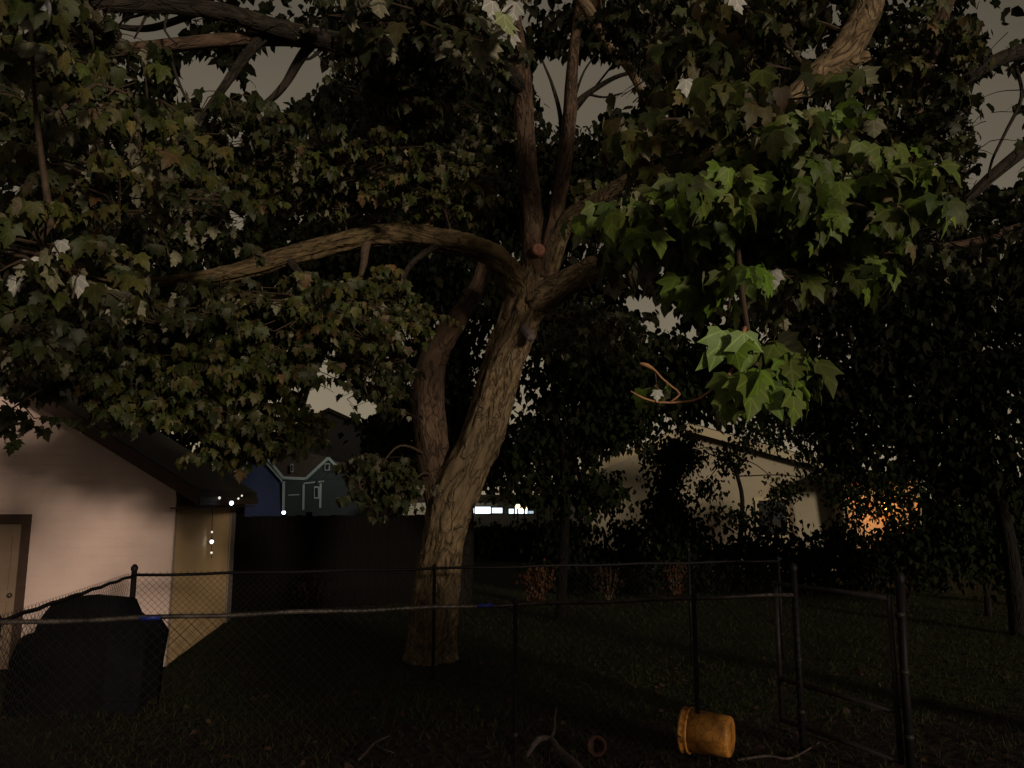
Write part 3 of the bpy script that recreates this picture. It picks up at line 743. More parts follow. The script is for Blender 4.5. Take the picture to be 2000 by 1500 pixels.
limb_w('limb', [(5.2, 3.6, 4.3, 0.07), (3.4, 2.6, 4.6, 0.06), (1.2, 1.5, 4.6, 0.045), (-1.2, 1.0, 4.2, 0.02)], tree2, M['bark_dark'], 12, 0.12, SK2)
F2.skel = np.array(SK2)
SHADE_LEAVES = [((4.2, 1.6, 2.55), (1.0, 1.0, 0.85), 420), ((5.4, 0.8, 2.4), (1.0, 1.0, 0.8), 280), ((3.3, 0.4, 2.2), (0.75, 0.7, 0.65), 180)] or [((4.3, 0.0, 3.9), (1.5, 1.2, 0.75), 190), ((5.6, 0.6, 3.9), (1.2, 1.2, 0.8), 120), ((6.6, 2.4, 3.6), (1.2, 1.3, 0.8), 110), ((-0.6, 0.9, 4.0), (1.2, 0.9, 0.55), 110), ((1.6, 1.3, 4.9), (1.0, 0.8, 0.4), 50), ((3.4, 1.4, 4.6), (1.0, 1.0, 0.5), 70)]
for c, r, n in SHADE_LEAVES:  # unseen leaf masses added to shade trunk base, fence and ground
    F2.ball(c, r, n, 0.11, PAL_DIM)
p_, f_, s_, t_ = F2.arrays()
leaves_mesh('crown', p_, f_, s_, t_, LEAF, M['leaf'], tree2)
tag(F2.tw.build('twigs', M['bark_dark'], tree2), kind='stuff')

# ------------------------------------------------------------------ trees and shrubs behind
def leafy(name, label, cat, base, blobs, n, size, pal, trunk=None, group=None, bark='bark_black', clear=((CLEAR, 0.97),), simple=True, shell=2.2, branches=5):
    """blobs: list of (centre Vector, (rx,ry,rz)); leaves in many small clumps inside them"""
    o = empty(name, (base.x, base.y, 0)); tag(o, label, cat, group)
    vols = np.array([b[1][0] * b[1][1] * b[1][2] for b in blobs])**0.75; share = vols / vols.sum()
    pos = []
    for (c, r), sh in zip(blobs, share):
        m = int(n * sh); nc = max(4, m // 26)
        q = rng.normal(size=(nc, 3)); q /= np.linalg.norm(q, axis=1)[:, None]; q *= rng.random((nc, 1))**(1 / shell)
        cc = np.array(c) + q * np.array(r)
        k = rng.integers(0, nc, m)
        pos.append(cc[k] + rng.normal(size=(m, 3)) * np.array([0.22, 0.22, 0.15]) * (size / 0.14))
    pos = np.concatenate(pos)
    pos = pos[keep_mask(pos, [(GAPS, 1.0)] + list(clear))]
    pos = pos[pos[:, 2] > 0.05]
    m = len(pos)
    a = rng.uniform(0, 2 * math.pi, m); h = np.stack([np.cos(a), np.sin(a) - 0.4], 1); h /= np.linalg.norm(h, axis=1)[:, None]
    fr = leaf_frames(h, rng.uniform(0.2, 1.4, m), rng.normal(size=m) * 0.5)
    leaves_mesh('crown', pos, fr, size * rng.uniform(0.7, 1.25, m), tints(m, *pal), LEAF_S if simple else LEAF, M['leaf_bg'], o)
    if trunk:
        sk = []
        limb_w('trunk', trunk, o, M[bark], 14, 0.2, sk)
        tpt = np.array(sk[int(len(sk) * 0.6)])
        for (c, r) in blobs[:branches]:
            st_ = np.array(sk[int(len(sk) * rng.uniform(0.45, 0.9))])
            mid = (st_ + np.array(c)) / 2 + np.array([0, 0, 0.2])
            limb_w('branch', [(*st_, trunk[-1][3] * 0.7), (*mid, trunk[-1][3] * 0.5), (*c, trunk[-1][3] * 0.25)], o, M[bark], 8, 0.2)
    return o
def B(px, py, rx, ry, d, rd): return (P(px, py, d), (rx * d / FPX, rd, ry * d / FPX))
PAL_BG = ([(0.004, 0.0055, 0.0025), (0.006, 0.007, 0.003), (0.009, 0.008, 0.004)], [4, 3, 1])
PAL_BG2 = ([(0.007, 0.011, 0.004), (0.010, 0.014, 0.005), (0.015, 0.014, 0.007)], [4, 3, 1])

b1 = G(905, 1110); b1 = Vector((P(900, 900, 17).x, 17, 0))
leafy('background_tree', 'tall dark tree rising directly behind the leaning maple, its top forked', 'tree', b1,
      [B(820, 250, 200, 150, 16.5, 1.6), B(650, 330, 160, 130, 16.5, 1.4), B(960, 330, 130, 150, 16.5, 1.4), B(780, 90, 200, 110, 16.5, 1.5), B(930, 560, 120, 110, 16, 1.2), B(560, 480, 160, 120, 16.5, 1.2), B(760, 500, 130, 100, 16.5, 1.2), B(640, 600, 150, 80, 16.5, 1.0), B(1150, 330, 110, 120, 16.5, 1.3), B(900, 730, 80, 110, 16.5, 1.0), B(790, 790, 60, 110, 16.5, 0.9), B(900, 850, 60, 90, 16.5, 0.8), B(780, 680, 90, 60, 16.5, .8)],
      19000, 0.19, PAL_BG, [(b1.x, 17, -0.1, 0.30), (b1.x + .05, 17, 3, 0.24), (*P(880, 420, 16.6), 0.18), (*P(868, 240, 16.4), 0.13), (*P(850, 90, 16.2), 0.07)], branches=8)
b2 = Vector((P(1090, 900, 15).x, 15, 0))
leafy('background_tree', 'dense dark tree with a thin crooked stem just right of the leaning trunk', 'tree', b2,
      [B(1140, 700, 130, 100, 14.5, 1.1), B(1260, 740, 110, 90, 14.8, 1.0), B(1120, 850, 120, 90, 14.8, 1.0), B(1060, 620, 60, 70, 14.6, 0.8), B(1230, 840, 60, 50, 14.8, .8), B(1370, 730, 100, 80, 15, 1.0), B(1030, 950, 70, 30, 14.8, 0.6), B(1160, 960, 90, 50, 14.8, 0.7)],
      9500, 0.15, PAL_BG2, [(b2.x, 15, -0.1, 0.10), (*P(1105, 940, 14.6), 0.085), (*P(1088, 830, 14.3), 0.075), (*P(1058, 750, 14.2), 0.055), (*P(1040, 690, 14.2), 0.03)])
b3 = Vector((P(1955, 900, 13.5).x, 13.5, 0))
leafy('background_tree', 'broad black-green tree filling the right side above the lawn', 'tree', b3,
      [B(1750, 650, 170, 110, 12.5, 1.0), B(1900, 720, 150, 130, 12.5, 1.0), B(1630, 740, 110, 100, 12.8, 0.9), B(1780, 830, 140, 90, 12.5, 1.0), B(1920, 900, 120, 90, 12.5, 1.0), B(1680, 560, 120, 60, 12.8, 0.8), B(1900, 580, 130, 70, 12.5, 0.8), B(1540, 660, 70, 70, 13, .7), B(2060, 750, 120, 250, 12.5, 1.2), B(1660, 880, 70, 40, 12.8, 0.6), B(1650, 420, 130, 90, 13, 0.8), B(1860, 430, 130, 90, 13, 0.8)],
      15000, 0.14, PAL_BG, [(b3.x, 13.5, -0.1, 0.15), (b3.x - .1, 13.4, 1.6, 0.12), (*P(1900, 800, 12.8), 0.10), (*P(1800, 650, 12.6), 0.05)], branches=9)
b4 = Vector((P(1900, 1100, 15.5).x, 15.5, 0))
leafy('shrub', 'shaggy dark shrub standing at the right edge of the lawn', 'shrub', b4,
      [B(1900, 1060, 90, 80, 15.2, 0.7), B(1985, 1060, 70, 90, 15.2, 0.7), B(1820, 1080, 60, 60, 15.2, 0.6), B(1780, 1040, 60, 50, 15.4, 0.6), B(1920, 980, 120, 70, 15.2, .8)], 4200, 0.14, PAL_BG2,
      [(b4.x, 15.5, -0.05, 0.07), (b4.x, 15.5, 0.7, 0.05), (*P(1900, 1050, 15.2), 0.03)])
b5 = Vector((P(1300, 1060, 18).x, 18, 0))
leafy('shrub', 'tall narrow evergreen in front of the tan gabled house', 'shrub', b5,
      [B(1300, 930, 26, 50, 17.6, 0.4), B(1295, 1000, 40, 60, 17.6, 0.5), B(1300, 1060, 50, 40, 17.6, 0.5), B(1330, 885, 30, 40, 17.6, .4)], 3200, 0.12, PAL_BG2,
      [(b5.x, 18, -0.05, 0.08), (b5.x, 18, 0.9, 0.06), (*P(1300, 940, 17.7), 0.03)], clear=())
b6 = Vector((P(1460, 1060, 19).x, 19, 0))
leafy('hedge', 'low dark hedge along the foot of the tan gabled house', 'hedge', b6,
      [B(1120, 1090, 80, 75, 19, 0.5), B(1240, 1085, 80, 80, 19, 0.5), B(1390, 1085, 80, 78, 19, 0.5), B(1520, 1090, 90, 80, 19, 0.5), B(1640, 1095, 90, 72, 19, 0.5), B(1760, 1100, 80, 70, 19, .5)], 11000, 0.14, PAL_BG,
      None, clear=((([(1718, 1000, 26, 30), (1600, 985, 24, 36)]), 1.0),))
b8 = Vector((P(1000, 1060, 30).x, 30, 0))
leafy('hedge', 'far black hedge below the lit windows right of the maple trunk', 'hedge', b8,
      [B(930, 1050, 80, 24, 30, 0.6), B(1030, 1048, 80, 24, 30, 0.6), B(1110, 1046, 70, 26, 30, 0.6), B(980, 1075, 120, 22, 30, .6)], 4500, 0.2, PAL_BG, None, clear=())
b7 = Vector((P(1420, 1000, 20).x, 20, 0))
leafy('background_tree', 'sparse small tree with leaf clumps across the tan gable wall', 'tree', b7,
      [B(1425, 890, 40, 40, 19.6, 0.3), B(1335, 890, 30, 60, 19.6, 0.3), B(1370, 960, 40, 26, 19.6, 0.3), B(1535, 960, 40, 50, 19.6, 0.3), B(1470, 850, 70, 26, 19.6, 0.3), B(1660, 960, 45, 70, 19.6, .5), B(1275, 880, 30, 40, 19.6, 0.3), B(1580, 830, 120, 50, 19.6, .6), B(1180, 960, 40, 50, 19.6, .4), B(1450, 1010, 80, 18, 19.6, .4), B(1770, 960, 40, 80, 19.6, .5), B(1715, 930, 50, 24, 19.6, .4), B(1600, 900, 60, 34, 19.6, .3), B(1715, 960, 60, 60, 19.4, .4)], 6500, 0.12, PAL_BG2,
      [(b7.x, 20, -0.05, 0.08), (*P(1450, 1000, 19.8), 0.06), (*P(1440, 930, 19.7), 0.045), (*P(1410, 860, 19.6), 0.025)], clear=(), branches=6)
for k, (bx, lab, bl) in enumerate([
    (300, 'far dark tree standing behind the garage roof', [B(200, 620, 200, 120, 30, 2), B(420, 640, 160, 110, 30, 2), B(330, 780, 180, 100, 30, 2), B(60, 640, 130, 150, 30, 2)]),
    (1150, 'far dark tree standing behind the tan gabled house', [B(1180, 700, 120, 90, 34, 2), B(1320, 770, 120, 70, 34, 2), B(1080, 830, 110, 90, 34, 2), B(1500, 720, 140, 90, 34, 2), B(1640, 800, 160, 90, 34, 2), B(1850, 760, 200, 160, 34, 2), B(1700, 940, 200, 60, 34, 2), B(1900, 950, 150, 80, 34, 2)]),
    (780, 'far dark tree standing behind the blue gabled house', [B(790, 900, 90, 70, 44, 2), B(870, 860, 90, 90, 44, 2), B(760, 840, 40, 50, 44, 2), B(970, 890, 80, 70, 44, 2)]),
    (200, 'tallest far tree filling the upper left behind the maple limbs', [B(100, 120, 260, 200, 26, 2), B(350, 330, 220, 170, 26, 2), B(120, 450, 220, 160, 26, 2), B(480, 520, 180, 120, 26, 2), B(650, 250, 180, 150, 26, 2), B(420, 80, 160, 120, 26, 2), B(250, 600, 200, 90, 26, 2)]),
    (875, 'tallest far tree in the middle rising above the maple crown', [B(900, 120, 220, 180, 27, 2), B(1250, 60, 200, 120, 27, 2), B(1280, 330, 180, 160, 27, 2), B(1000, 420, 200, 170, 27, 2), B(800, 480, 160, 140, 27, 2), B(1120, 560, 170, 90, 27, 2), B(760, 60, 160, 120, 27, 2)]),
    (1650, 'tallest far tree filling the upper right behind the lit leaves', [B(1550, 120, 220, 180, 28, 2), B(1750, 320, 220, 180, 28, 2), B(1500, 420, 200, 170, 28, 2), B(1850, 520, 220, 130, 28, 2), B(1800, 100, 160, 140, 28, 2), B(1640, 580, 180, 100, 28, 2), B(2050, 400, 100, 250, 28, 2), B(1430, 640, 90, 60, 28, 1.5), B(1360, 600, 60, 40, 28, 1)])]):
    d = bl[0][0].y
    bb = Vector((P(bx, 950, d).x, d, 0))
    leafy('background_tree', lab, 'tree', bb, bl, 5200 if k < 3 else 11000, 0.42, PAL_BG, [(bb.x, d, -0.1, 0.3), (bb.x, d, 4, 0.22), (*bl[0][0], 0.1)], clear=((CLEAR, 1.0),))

# ------------------------------------------------------------------ garage
GA = R(9)
g1 = Vector((math.cos(GA), math.sin(GA), 0)); g2 = Vector((-math.sin(GA), math.cos(GA), 0)); UP = Vector((0, 0, 1))
gc = G(322, 1302)
garage = empty('garage', gc); tag(garage, 'pale garage at the left with a sloping dark roof edge and a side door', 'garage')
def wall_mat(name, col, lap=0.0, var=0.12):
    m, nt, b = newmat(name)
    b.inputs['Roughness'].default_value = 0.75; b.inputs['Specular IOR Level'].default_value = 0.2
    tc = nt.nodes.new('ShaderNodeTexCoord')
    n = nt.nodes.new('ShaderNodeTexNoise'); n.inputs['Scale'].default_value = 1.3; n.inputs['Detail'].default_value = 6
    nt.links.new(tc.outputs['Object'], n.inputs['Vector'])
    r = nt.nodes.new('ShaderNodeValToRGB'); r.color_ramp.elements[0].position = 0.3; r.color_ramp.elements[1].position = 0.7
    r.color_ramp.elements[0].color = (*(c * (1 - var) for c in col), 1); r.color_ramp.elements[1].color = (*col, 1)
    nt.links.new(n.outputs['Fac'], r.inputs[0]); nt.links.new(r.outputs[0], b.inputs['Base Color'])
    n2 = nt.nodes.new('ShaderNodeTexNoise'); n2.inputs['Scale'].default_value = 60; nt.links.new(tc.outputs['Object'], n2.inputs['Vector'])
    h = n2.outputs['Fac']
    if lap:
        sp = nt.nodes.new('ShaderNodeSeparateXYZ'); nt.links.new(tc.outputs['Object'], sp.inputs[0])
        dv = nt.nodes.new('ShaderNodeMath'); dv.operation = 'DIVIDE'; dv.inputs[1].default_value = lap; nt.links.new(sp.outputs['Z'], dv.inputs[0])
        fr_ = nt.nodes.new('ShaderNodeMath'); fr_.operation = 'FRACT'; nt.links.new(dv.outputs[0], fr_.inputs[0])
        ma = nt.nodes.new('ShaderNodeMath'); ma.operation = 'MULTIPLY_ADD'; ma.inputs[1].default_value = -3.0
        nt.links.new(fr_.outputs[0], ma.inputs[0]); nt.links.new(h, ma.inputs[2]); h = ma.outputs[0]
    bp = nt.nodes.new('ShaderNodeBump'); bp.inputs['Strength'].default_value = 0.35; bp.inputs['Distance'].default_value = 0.008
    nt.links.new(h, bp.inputs['Height']); nt.links.new(bp.outputs[0], b.inputs['Normal'])
    return m
M['gwall'] = wall_mat('garage_siding', (0.58, 0.43, 0.41), 0.0, 0.25)
M['gwall2'] = wall_mat('garage_side_wall', (0.66, 0.45, 0.26), 0.0)  # warm light on the side wall is put into this raised ochre
M['trim_dark'] = mat('dark_brown_trim', (0.045, 0.022, 0.016), 0.7, var=0.3, scale=8)
M['roof'] = mat('dark_shingle', (0.03, 0.024, 0.022), 0.9, var=0.5, scale=9, bump=0.6, bscale=25)
GW, GL, EZ, SL = 6.0, 4.25, 2.46, 0.62
def gp(a, b, z): return Vector((gc.x, gc.y, 0)) + g1 * a + g2 * b + UP * z     # a: right along gable, b: back
# gable wall split round the door opening so the opening is real
DR, DW, DH = -1.86, 0.95, 2.02
pk = EZ + SL * GW / 2
def zr(a): return EZ + SL * (-a if a > -GW / 2 else GW + a)
mb = MB(); th = g2 * 0.14
mb.prism([gp(DR, 0, 0), gp(0, 0, 0), gp(0, 0, zr(0)), gp(DR, 0, zr(DR))], th)
mb.prism([gp(DR - DW, 0, DH), gp(DR, 0, DH), gp(DR, 0, zr(DR)), gp(DR - DW, 0, zr(DR - DW))], th)
mb.prism([gp(-GW, 0, 0), gp(DR - DW, 0, 0), gp(DR - DW, 0, zr(DR - DW)), gp(-GW/2, 0, pk), gp(-GW, 0, EZ)], th)
mb.build('gable_wall', M['gwall'], garage)
gwall = bpy.data.objects['gable_wall']
BH = 0.125
def lap(a0, a1, z0):
    z1 = z0 + BH
    # clip by the right-hand and left-hand roof slopes
    def clip(z): return (max(a0, -GW + max(0, (z - EZ) / SL)), min(a1, -max(0, (z - EZ) / SL)))
    (l0, r0), (l1, r1) = clip(z0), clip(z1)
    if r0 - l0 < 0.05 or r1 - l1 < 0.02: return
    b = MB()
    b.v = [gp(l0, -0.008, z0), gp(r0, -0.008, z0), gp(r1, -0.003, z1 + .004), gp(l1, -0.003, z1 + .004), gp(l0, 0.004, z0), gp(r0, 0.004, z0), gp(r1, 0.004, z1 + .004), gp(l1, 0.004, z1 + .004)]
    b.f = [(0, 1, 2, 3), (7, 6, 5, 4), (0, 4, 5, 1), (1, 5, 6, 2), (2, 6, 7, 3), (3, 7, 4, 0)]
    b.build('siding_board', M['gwall'], gwall)
z_ = 0.10
while z_ < pk - 0.15:
    if z_ + BH < DH + 0.04:
        lap(DR + 0.021, -0.001, z_); lap(-GW, DR - DW - 0.021, z_)
    elif z_ < DH + 0.035:
        lap(DR + 0.021, -0.001, z_); lap(-GW, DR - DW - 0.021, z_)
    else: lap(-GW, -0.001, z_)
    z_ += BH
MB().prism([gp(-0.004, 0.14, 0), gp(-0.004, GL, 0), gp(-0.004, GL, EZ - 0.1), gp(-0.004, 0.14, EZ - 0.1)], g1 * -0.14).build('side_wall', M['gwall2'], garage)
MB().prism([gp(0.004, GL - 0.38, 0), gp(0.03, GL - 0.38, 0), gp(0.03, GL + 0.02, 0), gp(0.004, GL + 0.02, 0)], UP * (EZ - 0.14)).build('corner_board', mat('grey_corner', (0.20, 0.17, 0.16), 0.8, var=0.2), garage)
MB().prism([gp(0.0, -0.012, 0), gp(0.012, -0.012, 0), gp(0.012, 0.10, 0), gp(0.0, 0.10, 0)], UP * (EZ - 0.16)).build('corner_board', mat('pink_corner', (0.42, 0.31, 0.27), 0.8, var=0.2), garage)
MB().prism([gp(-GW, 0.14, 0), gp(-GW, GL, 0), gp(-GW, GL, EZ - 0.1), gp(-GW, 0.14, EZ - 0.1)], g1 * 0.14).build('side_wall', M['gwall2'], garage)
MB().prism([gp(-GW + .14, GL - .14, 0), gp(-.15, GL - .14, 0), gp(-.15, GL - .14, EZ), gp(-GW/2, GL - .14, pk - .1), gp(-GW + .14, GL - .14, EZ)], g2 * 0.13).build('back_wall', M['gwall2'], garage)
OV = 0.36
for sgn in (0, 1):
    f = (lambda a: a) if sgn == 0 else (lambda a: -GW - a)
    mb = MB()
    mb.prism([gp(f(OV), -0.32, EZ - SL*OV + 0.02), gp(f(OV), -0.32, EZ - SL*OV + 0.16), gp(-GW/2, -0.32, pk + 0.16), gp(-GW/2, -0.32, pk + 0.02)], g2 * (GL + 0.62))
    mb.build('roof', M['roof'], garage)
    MB().prism([gp(f(OV + .02), -0.35, EZ - SL*OV - 0.06), gp(f(OV + .02), -0.35, EZ - SL*OV + 0.13), gp(-GW/2, -0.35, pk + 0.13), gp(-GW/2, -0.35, pk - 0.06)], g2 * 0.028).build('rake_board', M['trim_dark'], garage)
    MB().prism([gp(f(OV + .002), -0.30, EZ - SL*OV - 0.07), gp(f(OV + .03), -0.30, EZ - SL*OV - 0.07), gp(f(OV + .03), GL + .28, EZ - SL*OV - 0.07), gp(f(OV + .002), GL + .28, EZ - SL*OV - 0.07)], UP * 0.12).build('fascia', M['trim_dark'], garage)
MB().prism([gp(0.006, -0.3, EZ - 0.34), gp(OV - .02, -0.3, EZ - 0.34), gp(OV - .02, GL + .25, EZ - 0.34), gp(0.006, GL + .25, EZ - 0.34)], UP * 0.02).build('soffit', M['trim_dark'], garage)
door = MB().prism([gp(DR - DW + .09, 0.05, 0.02), gp(DR - .09, 0.05, 0.02), gp(DR - .09, 0.05, DH - .09), gp(DR - DW + .09, 0.05, DH - .09)], g2 * 0.045).build('door', mat('brown_door', (0.17, 0.115, 0.085), 0.6, var=0.15, scale=3), garage)
for z0, z1 in ((0.25, 0.9), (1.05, 1.75)):
    MB().prism([gp(DR - DW + .22, 0.036, z0), gp(DR - .22, 0.036, z0), gp(DR - .22, 0.036, z1), gp(DR - DW + .22, 0.036, z1)], g2 * 0.013).build('door_panel', door.data.materials[0], door)
kc = gp(DR - 0.17, 0.01, 0.98)
MB().lathe([(0.012, 0.0), (0.012, 0.03), (0.03, 0.04), (0.032, 0.065), (0.02, 0.08), (0.002, 0.082)], 12, Matrix.Translation(gp(DR - .17, 0.049, .98)) @ (-g2).to_track_quat('Z', 'Y').to_matrix().to_4x4()).build('door_knob', M['rail'], door, True)
fm = MB()
fm.prism([gp(DR - .09, -0.03, 0), gp(DR + .02, -0.03, 0), gp(DR + .02, -0.03, DH + .03), gp(DR - .09, -0.03, DH + .03)], g2 * 0.1)
fm.prism([gp(DR - DW - .02, -0.03, 0), gp(DR - DW + .09, -0.03, 0), gp(DR - DW + .09, -0.03, DH + .03), gp(DR - DW - .02, -0.03, DH + .03)], g2 * 0.1)
fm.prism([gp(DR - DW + .09, -0.03, DH - .09), gp(DR - .09, -0.03, DH - .09), gp(DR - .09, -0.03, DH + .03), gp(DR - DW + .09, -0.03, DH + .03)], g2 * 0.1)
fm.build('door_frame', M['trim_dark'], garage)

# string of small bulbs by the garage corner
M['bulb'] = emit('white_bulb', (0.75, 0.88, 1.0), 4.0)
M['bulb_dim'] = emit('dim_bulb', (0.9, 0.85, 0.75), 0.9)
def string_light(label, p0, p1, sag, bulbs, n=14):
    o = empty('string_light', p0); tag(o, label, 'string light', 'small string lights at the garage corner')
    pts = [p0.lerp(p1, t) - UP * sag * 4 * t * (1 - t) for t in [k / n for k in range(n + 1)]]
    MB().tube(pts, [0.006] * len(pts), 5).build('cord', M['trim_dark'], o)
    for t, r, mk in bulbs:
        c = p0.lerp(p1, t) - UP * sag * 4 * t * (1 - t)
        m = Matrix.Translation(c)
        bl = MB().lathe([(0.001, -2.6*r), (0.7*r, -2.2*r), (1.0*r, -1.5*r), (0.8*r, -0.8*r), (0.45*r, -0.45*r), (0.4*r, 0)], 10, m).build('bulb', M[mk], o, True)
        MB().lathe([(0.5*r, -0.5*r), (0.5*r, 0.5*r), (0.1*r, 0.55*r)], 8, m).build('socket', M['post'], bl)
    return o
string_light('short string of white bulbs hanging down the garage side wall', P(415, 992, 12.6), P(413, 1090, 12.6), 0.0, [(0.45, 0.017, 'bulb_dim'), (0.62, 0.030, 'bulb'), (0.86, 0.018, 'bulb_dim')])
string_light('string of white bulbs running out from the garage eave', P(424, 964, 11.6), P(474, 964, 11.8), 0.10, [(0.10, 0.020, 'bulb_dim'), (0.58, 0.032, 'bulb'), (0.84, 0.015, 'bulb_dim'), (0.97, 0.014, 'bulb_dim')])

# ------------------------------------------------------------------ dark privacy fence behind the yard
pf0 = P(462, 1000, 15.4); pf1 = P(845, 1000, 17.4)
pf0.z = pf1.z = 0
pfo = empty('privacy_fence', pf0); tag(pfo, 'tall black board fence between the garage and the maple trunk', 'fence')
M['pboard'] = mat('black_stained_board', (0.006, 0.005, 0.005), 0.9, var=0.5, scale=5, spec=0.05, stretch=(6, 6, 1), bump=0.3)
pd = (pf1 - pf0); pl = pd.length; pd.normalize(); pn = Vector((-pd.y, pd.x, 0)); pang = math.atan2(pd.y, pd.x)
nb = int(pl / 0.145)
bme = None
for i in range(nb):
    c = pf0 + pd * (i + 0.5) * pl / nb
    if bme is None:
        bb = MB().prism([(-0.0722, 0, 0.04), (0.0722, 0, 0.04), (0.0722, 0, 1.915), (0.06, 0, 1.93), (-0.06, 0, 1.93), (-0.0722, 0, 1.915)], (0, 0.018, 0))
        bme = bpy.data.meshes.new('board'); bme.from_pydata([tuple(q) for q in bb.v], [], bb.f); bme.materials.append(M['pboard'])
    o = bpy.data.objects.new('board', bme); COL.objects.link(o); o.parent = pfo
    o.location = (c - pf0) + pn * random.uniform(-0.004, 0.004); o.location.z = random.uniform(-0.012, 0.012); o.rotation_euler.z = pang
for z in (0.4, 1.1, 1.7):
    MB().box((pf0 + pf1) / 2 + pn * 0.05 + UP * z, (pl, 0.04, 0.09), pang).build('rail', M['pboard'], pfo)
for t in (0.0, 0.35, 0.7, 1.0):
    MB().box(pf0.lerp(pf1, t) + pn * 0.125 + UP * (1.0 if t else 1.1), (0.11 if t else 0.34, 0.1, 2.0 if t else 2.2), pang).build('post', M['pboard'], pfo)

# ------------------------------------------------------------------ houses
def gable_house(name, label, px0, px1, d, peak_px, peak_py, eave_py, depth, wall, trim, roofm, rz=0.0, over=0.3, base=0.0, windows=(), pane=None):
    a = P(px0, eave_py, d); b = P(px1, eave_py, d)
    ax = (Vector((b.x, b.y, 0)) - Vector((a.x, a.y, 0))); W = ax.length
    ex = Matrix.Rotation(rz, 3, 'Z') @ ax.normalized(); ey = Vector((-ex.y, ex.x, 0))
    org = Vector((a.x, a.y, 0))
    o = empty(name, org); tag(o, label, 'house')
    ez = a.z; pz = P(peak_px, peak_py, d).z; pa = (peak_px - px0) / (px1 - px0) * W
    def q(u, w, z): return org + ex * u + ey * w + UP * z
    MB().prism([q(0, 0, base), q(W, 0, base), q(W, 0, ez), q(pa, 0, pz), q(0, 0, ez)], ey * depth).build('wall', wall, o)
    for (u0, z0, u1, z1) in ((-over, ez - over * (pz - ez) / pa, pa, pz), (W + over, ez - over * (pz - ez) / (W - pa), pa, pz)):
        MB().prism([q(u0, -0.35, z0 + .02), q(u0, -0.35, z0 + 0.2), q(u1, -0.35, z1 + 0.2), q(u1, -0.35, z1 + .02)], ey * (depth + 0.7)).build('roof', roofm, o)
        MB().prism([q(u0, -0.40, z0 - 0.10), q(u0, -0.40, z0 + 0.16), q(u1, -0.40, z1 + 0.16), q(u1, -0.40, z1 - 0.10)], ey * 0.045).build('rake_board', trim, o)
    for (u, z, w_, h_) in windows:
        w1 = MB()
        for (cx, cz, sx, sz) in ((u, z + h_/2, w_ + .16, .10), (u, z - h_/2, w_ + .16, .10)): w1.prism([q(cx - sx/2, -.07, cz - sz/2), q(cx + sx/2, -.07, cz - sz/2), q(cx + sx/2, -.07, cz + sz/2), q(cx - sx/2, -.07, cz + sz/2)], ey * 0.066)
        for (cx, cz, sx, sz) in ((u - w_/2, z, .10, h_ - .1), (u + w_/2, z, .10, h_ - .1)): w1.prism([q(cx - sx/2, -.068, cz - sz/2), q(cx + sx/2, -.068, cz - sz/2), q(cx + sx/2, -.068, cz + sz/2), q(cx - sx/2, -.068, cz + sz/2)], ey * 0.064)
        wf = w1.build('window', trim, o)
        MB().prism([q(u - w_/2 + .05, -.03, z - h_/2 + .05), q(u + w_/2 - .05, -.03, z - h_/2 + .05), q(u + w_/2 - .05, -.03, z + h_/2 - .05), q(u - w_/2 + .05, -.03, z + h_/2 - .05)], ey * 0.025).build('pane', pane or M['pane'], wf)
    return o, q, W
M['pane'] = mat('dark_glass', (0.012, 0.014, 0.018), 0.12, spec=0.6)
M['tanwall'] = wall_mat('tan_siding', (0.24, 0.21, 0.16), 0.16)
M['tantrim'] = mat('tan_trim', (0.30, 0.25, 0.17), 0.7)
tan_house, tq, tW = gable_house('gabled_house', 'tan gabled house behind the trees on the right, warm lamp on its wall', 1150, 1640, 25, 1345, 838, 922, 9, M['tanwall'], M['tantrim'], M['roof'], over=0.5,
    windows=[(5.9, 1.7, 1.0, 1.2), (2.6, 1.75, 0.9, 1.2)])
M['bluewall'] = wall_mat('blue_siding', (0.016, 0.026, 0.075), 0.14)
M['greenwall'] = wall_mat('teal_siding', (0.014, 0.022, 0.030), 0.14)
M['bluetrim'] = mat('pale_trim', (0.15, 0.20, 0.235), 0.6)
bh, bq, bW = gable_house('gabled_house', 'blue and teal gabled house with pale trim seen far off past the garage', 470, 552, 40, 500, 878, 934, 8, M['bluewall'], M['bluetrim'], M['roof'], over=0.1)
def part_prism(o, name, pts, off, m): return MB().prism(pts, off).build(name, m, o)
# teal wing with its own small gable, trim boards and a porch window
t0, t1 = P(553, 1000, 39.6), P(672, 1000, 39.6)
def bp_(px, py, d=39.6): return P(px, py, d)
part_prism(bh, 'wing_wall', [bp_(556, 1060), bp_(700, 1060), bp_(700, 936), bp_(598, 936), bp_(556, 936)], (0, 4, 0), M['greenwall'])
part_prism(bh, 'wing_gable', [bp_(598, 937), bp_(690, 937), bp_(642, 897)], (0, 4, 0), M['greenwall'])
def board(o, pts, w, m, d, name='trim_board'):
    a = P(*pts[0], d); b = P(*pts[1], d)
    dv = (b - a); L = dv.length; dv.normalize()
    nrm = Vector((-dv.z, 0, dv.x)) * (w / 2)
    part_prism(o, name, [a + nrm, a - nrm, b - nrm, b + nrm], (0, 0.07, 0), m)
for a_, b_, w_, n_ in (((523, 896), (552, 932), .13, 'trim_board'), ((552, 933), (596, 935), .14, 'eave_board'), ((554, 940), (553, 1000), .12, 'trim_board'), ((597, 935), (641, 894), .14, 'trim_board'), ((641, 894), (664, 918), .13, 'trim_board'), ((593, 946), (592, 996), .10, 'trim_board'), ((626, 944), (625, 992), .10, 'trim_board'), ((593, 944), (632, 940), .07, 'trim_board'), ((563, 967), (584, 966), .05, 'trim_board')):
    board(bh, (a_, b_), w_, M['bluetrim'], 39.5, n_)
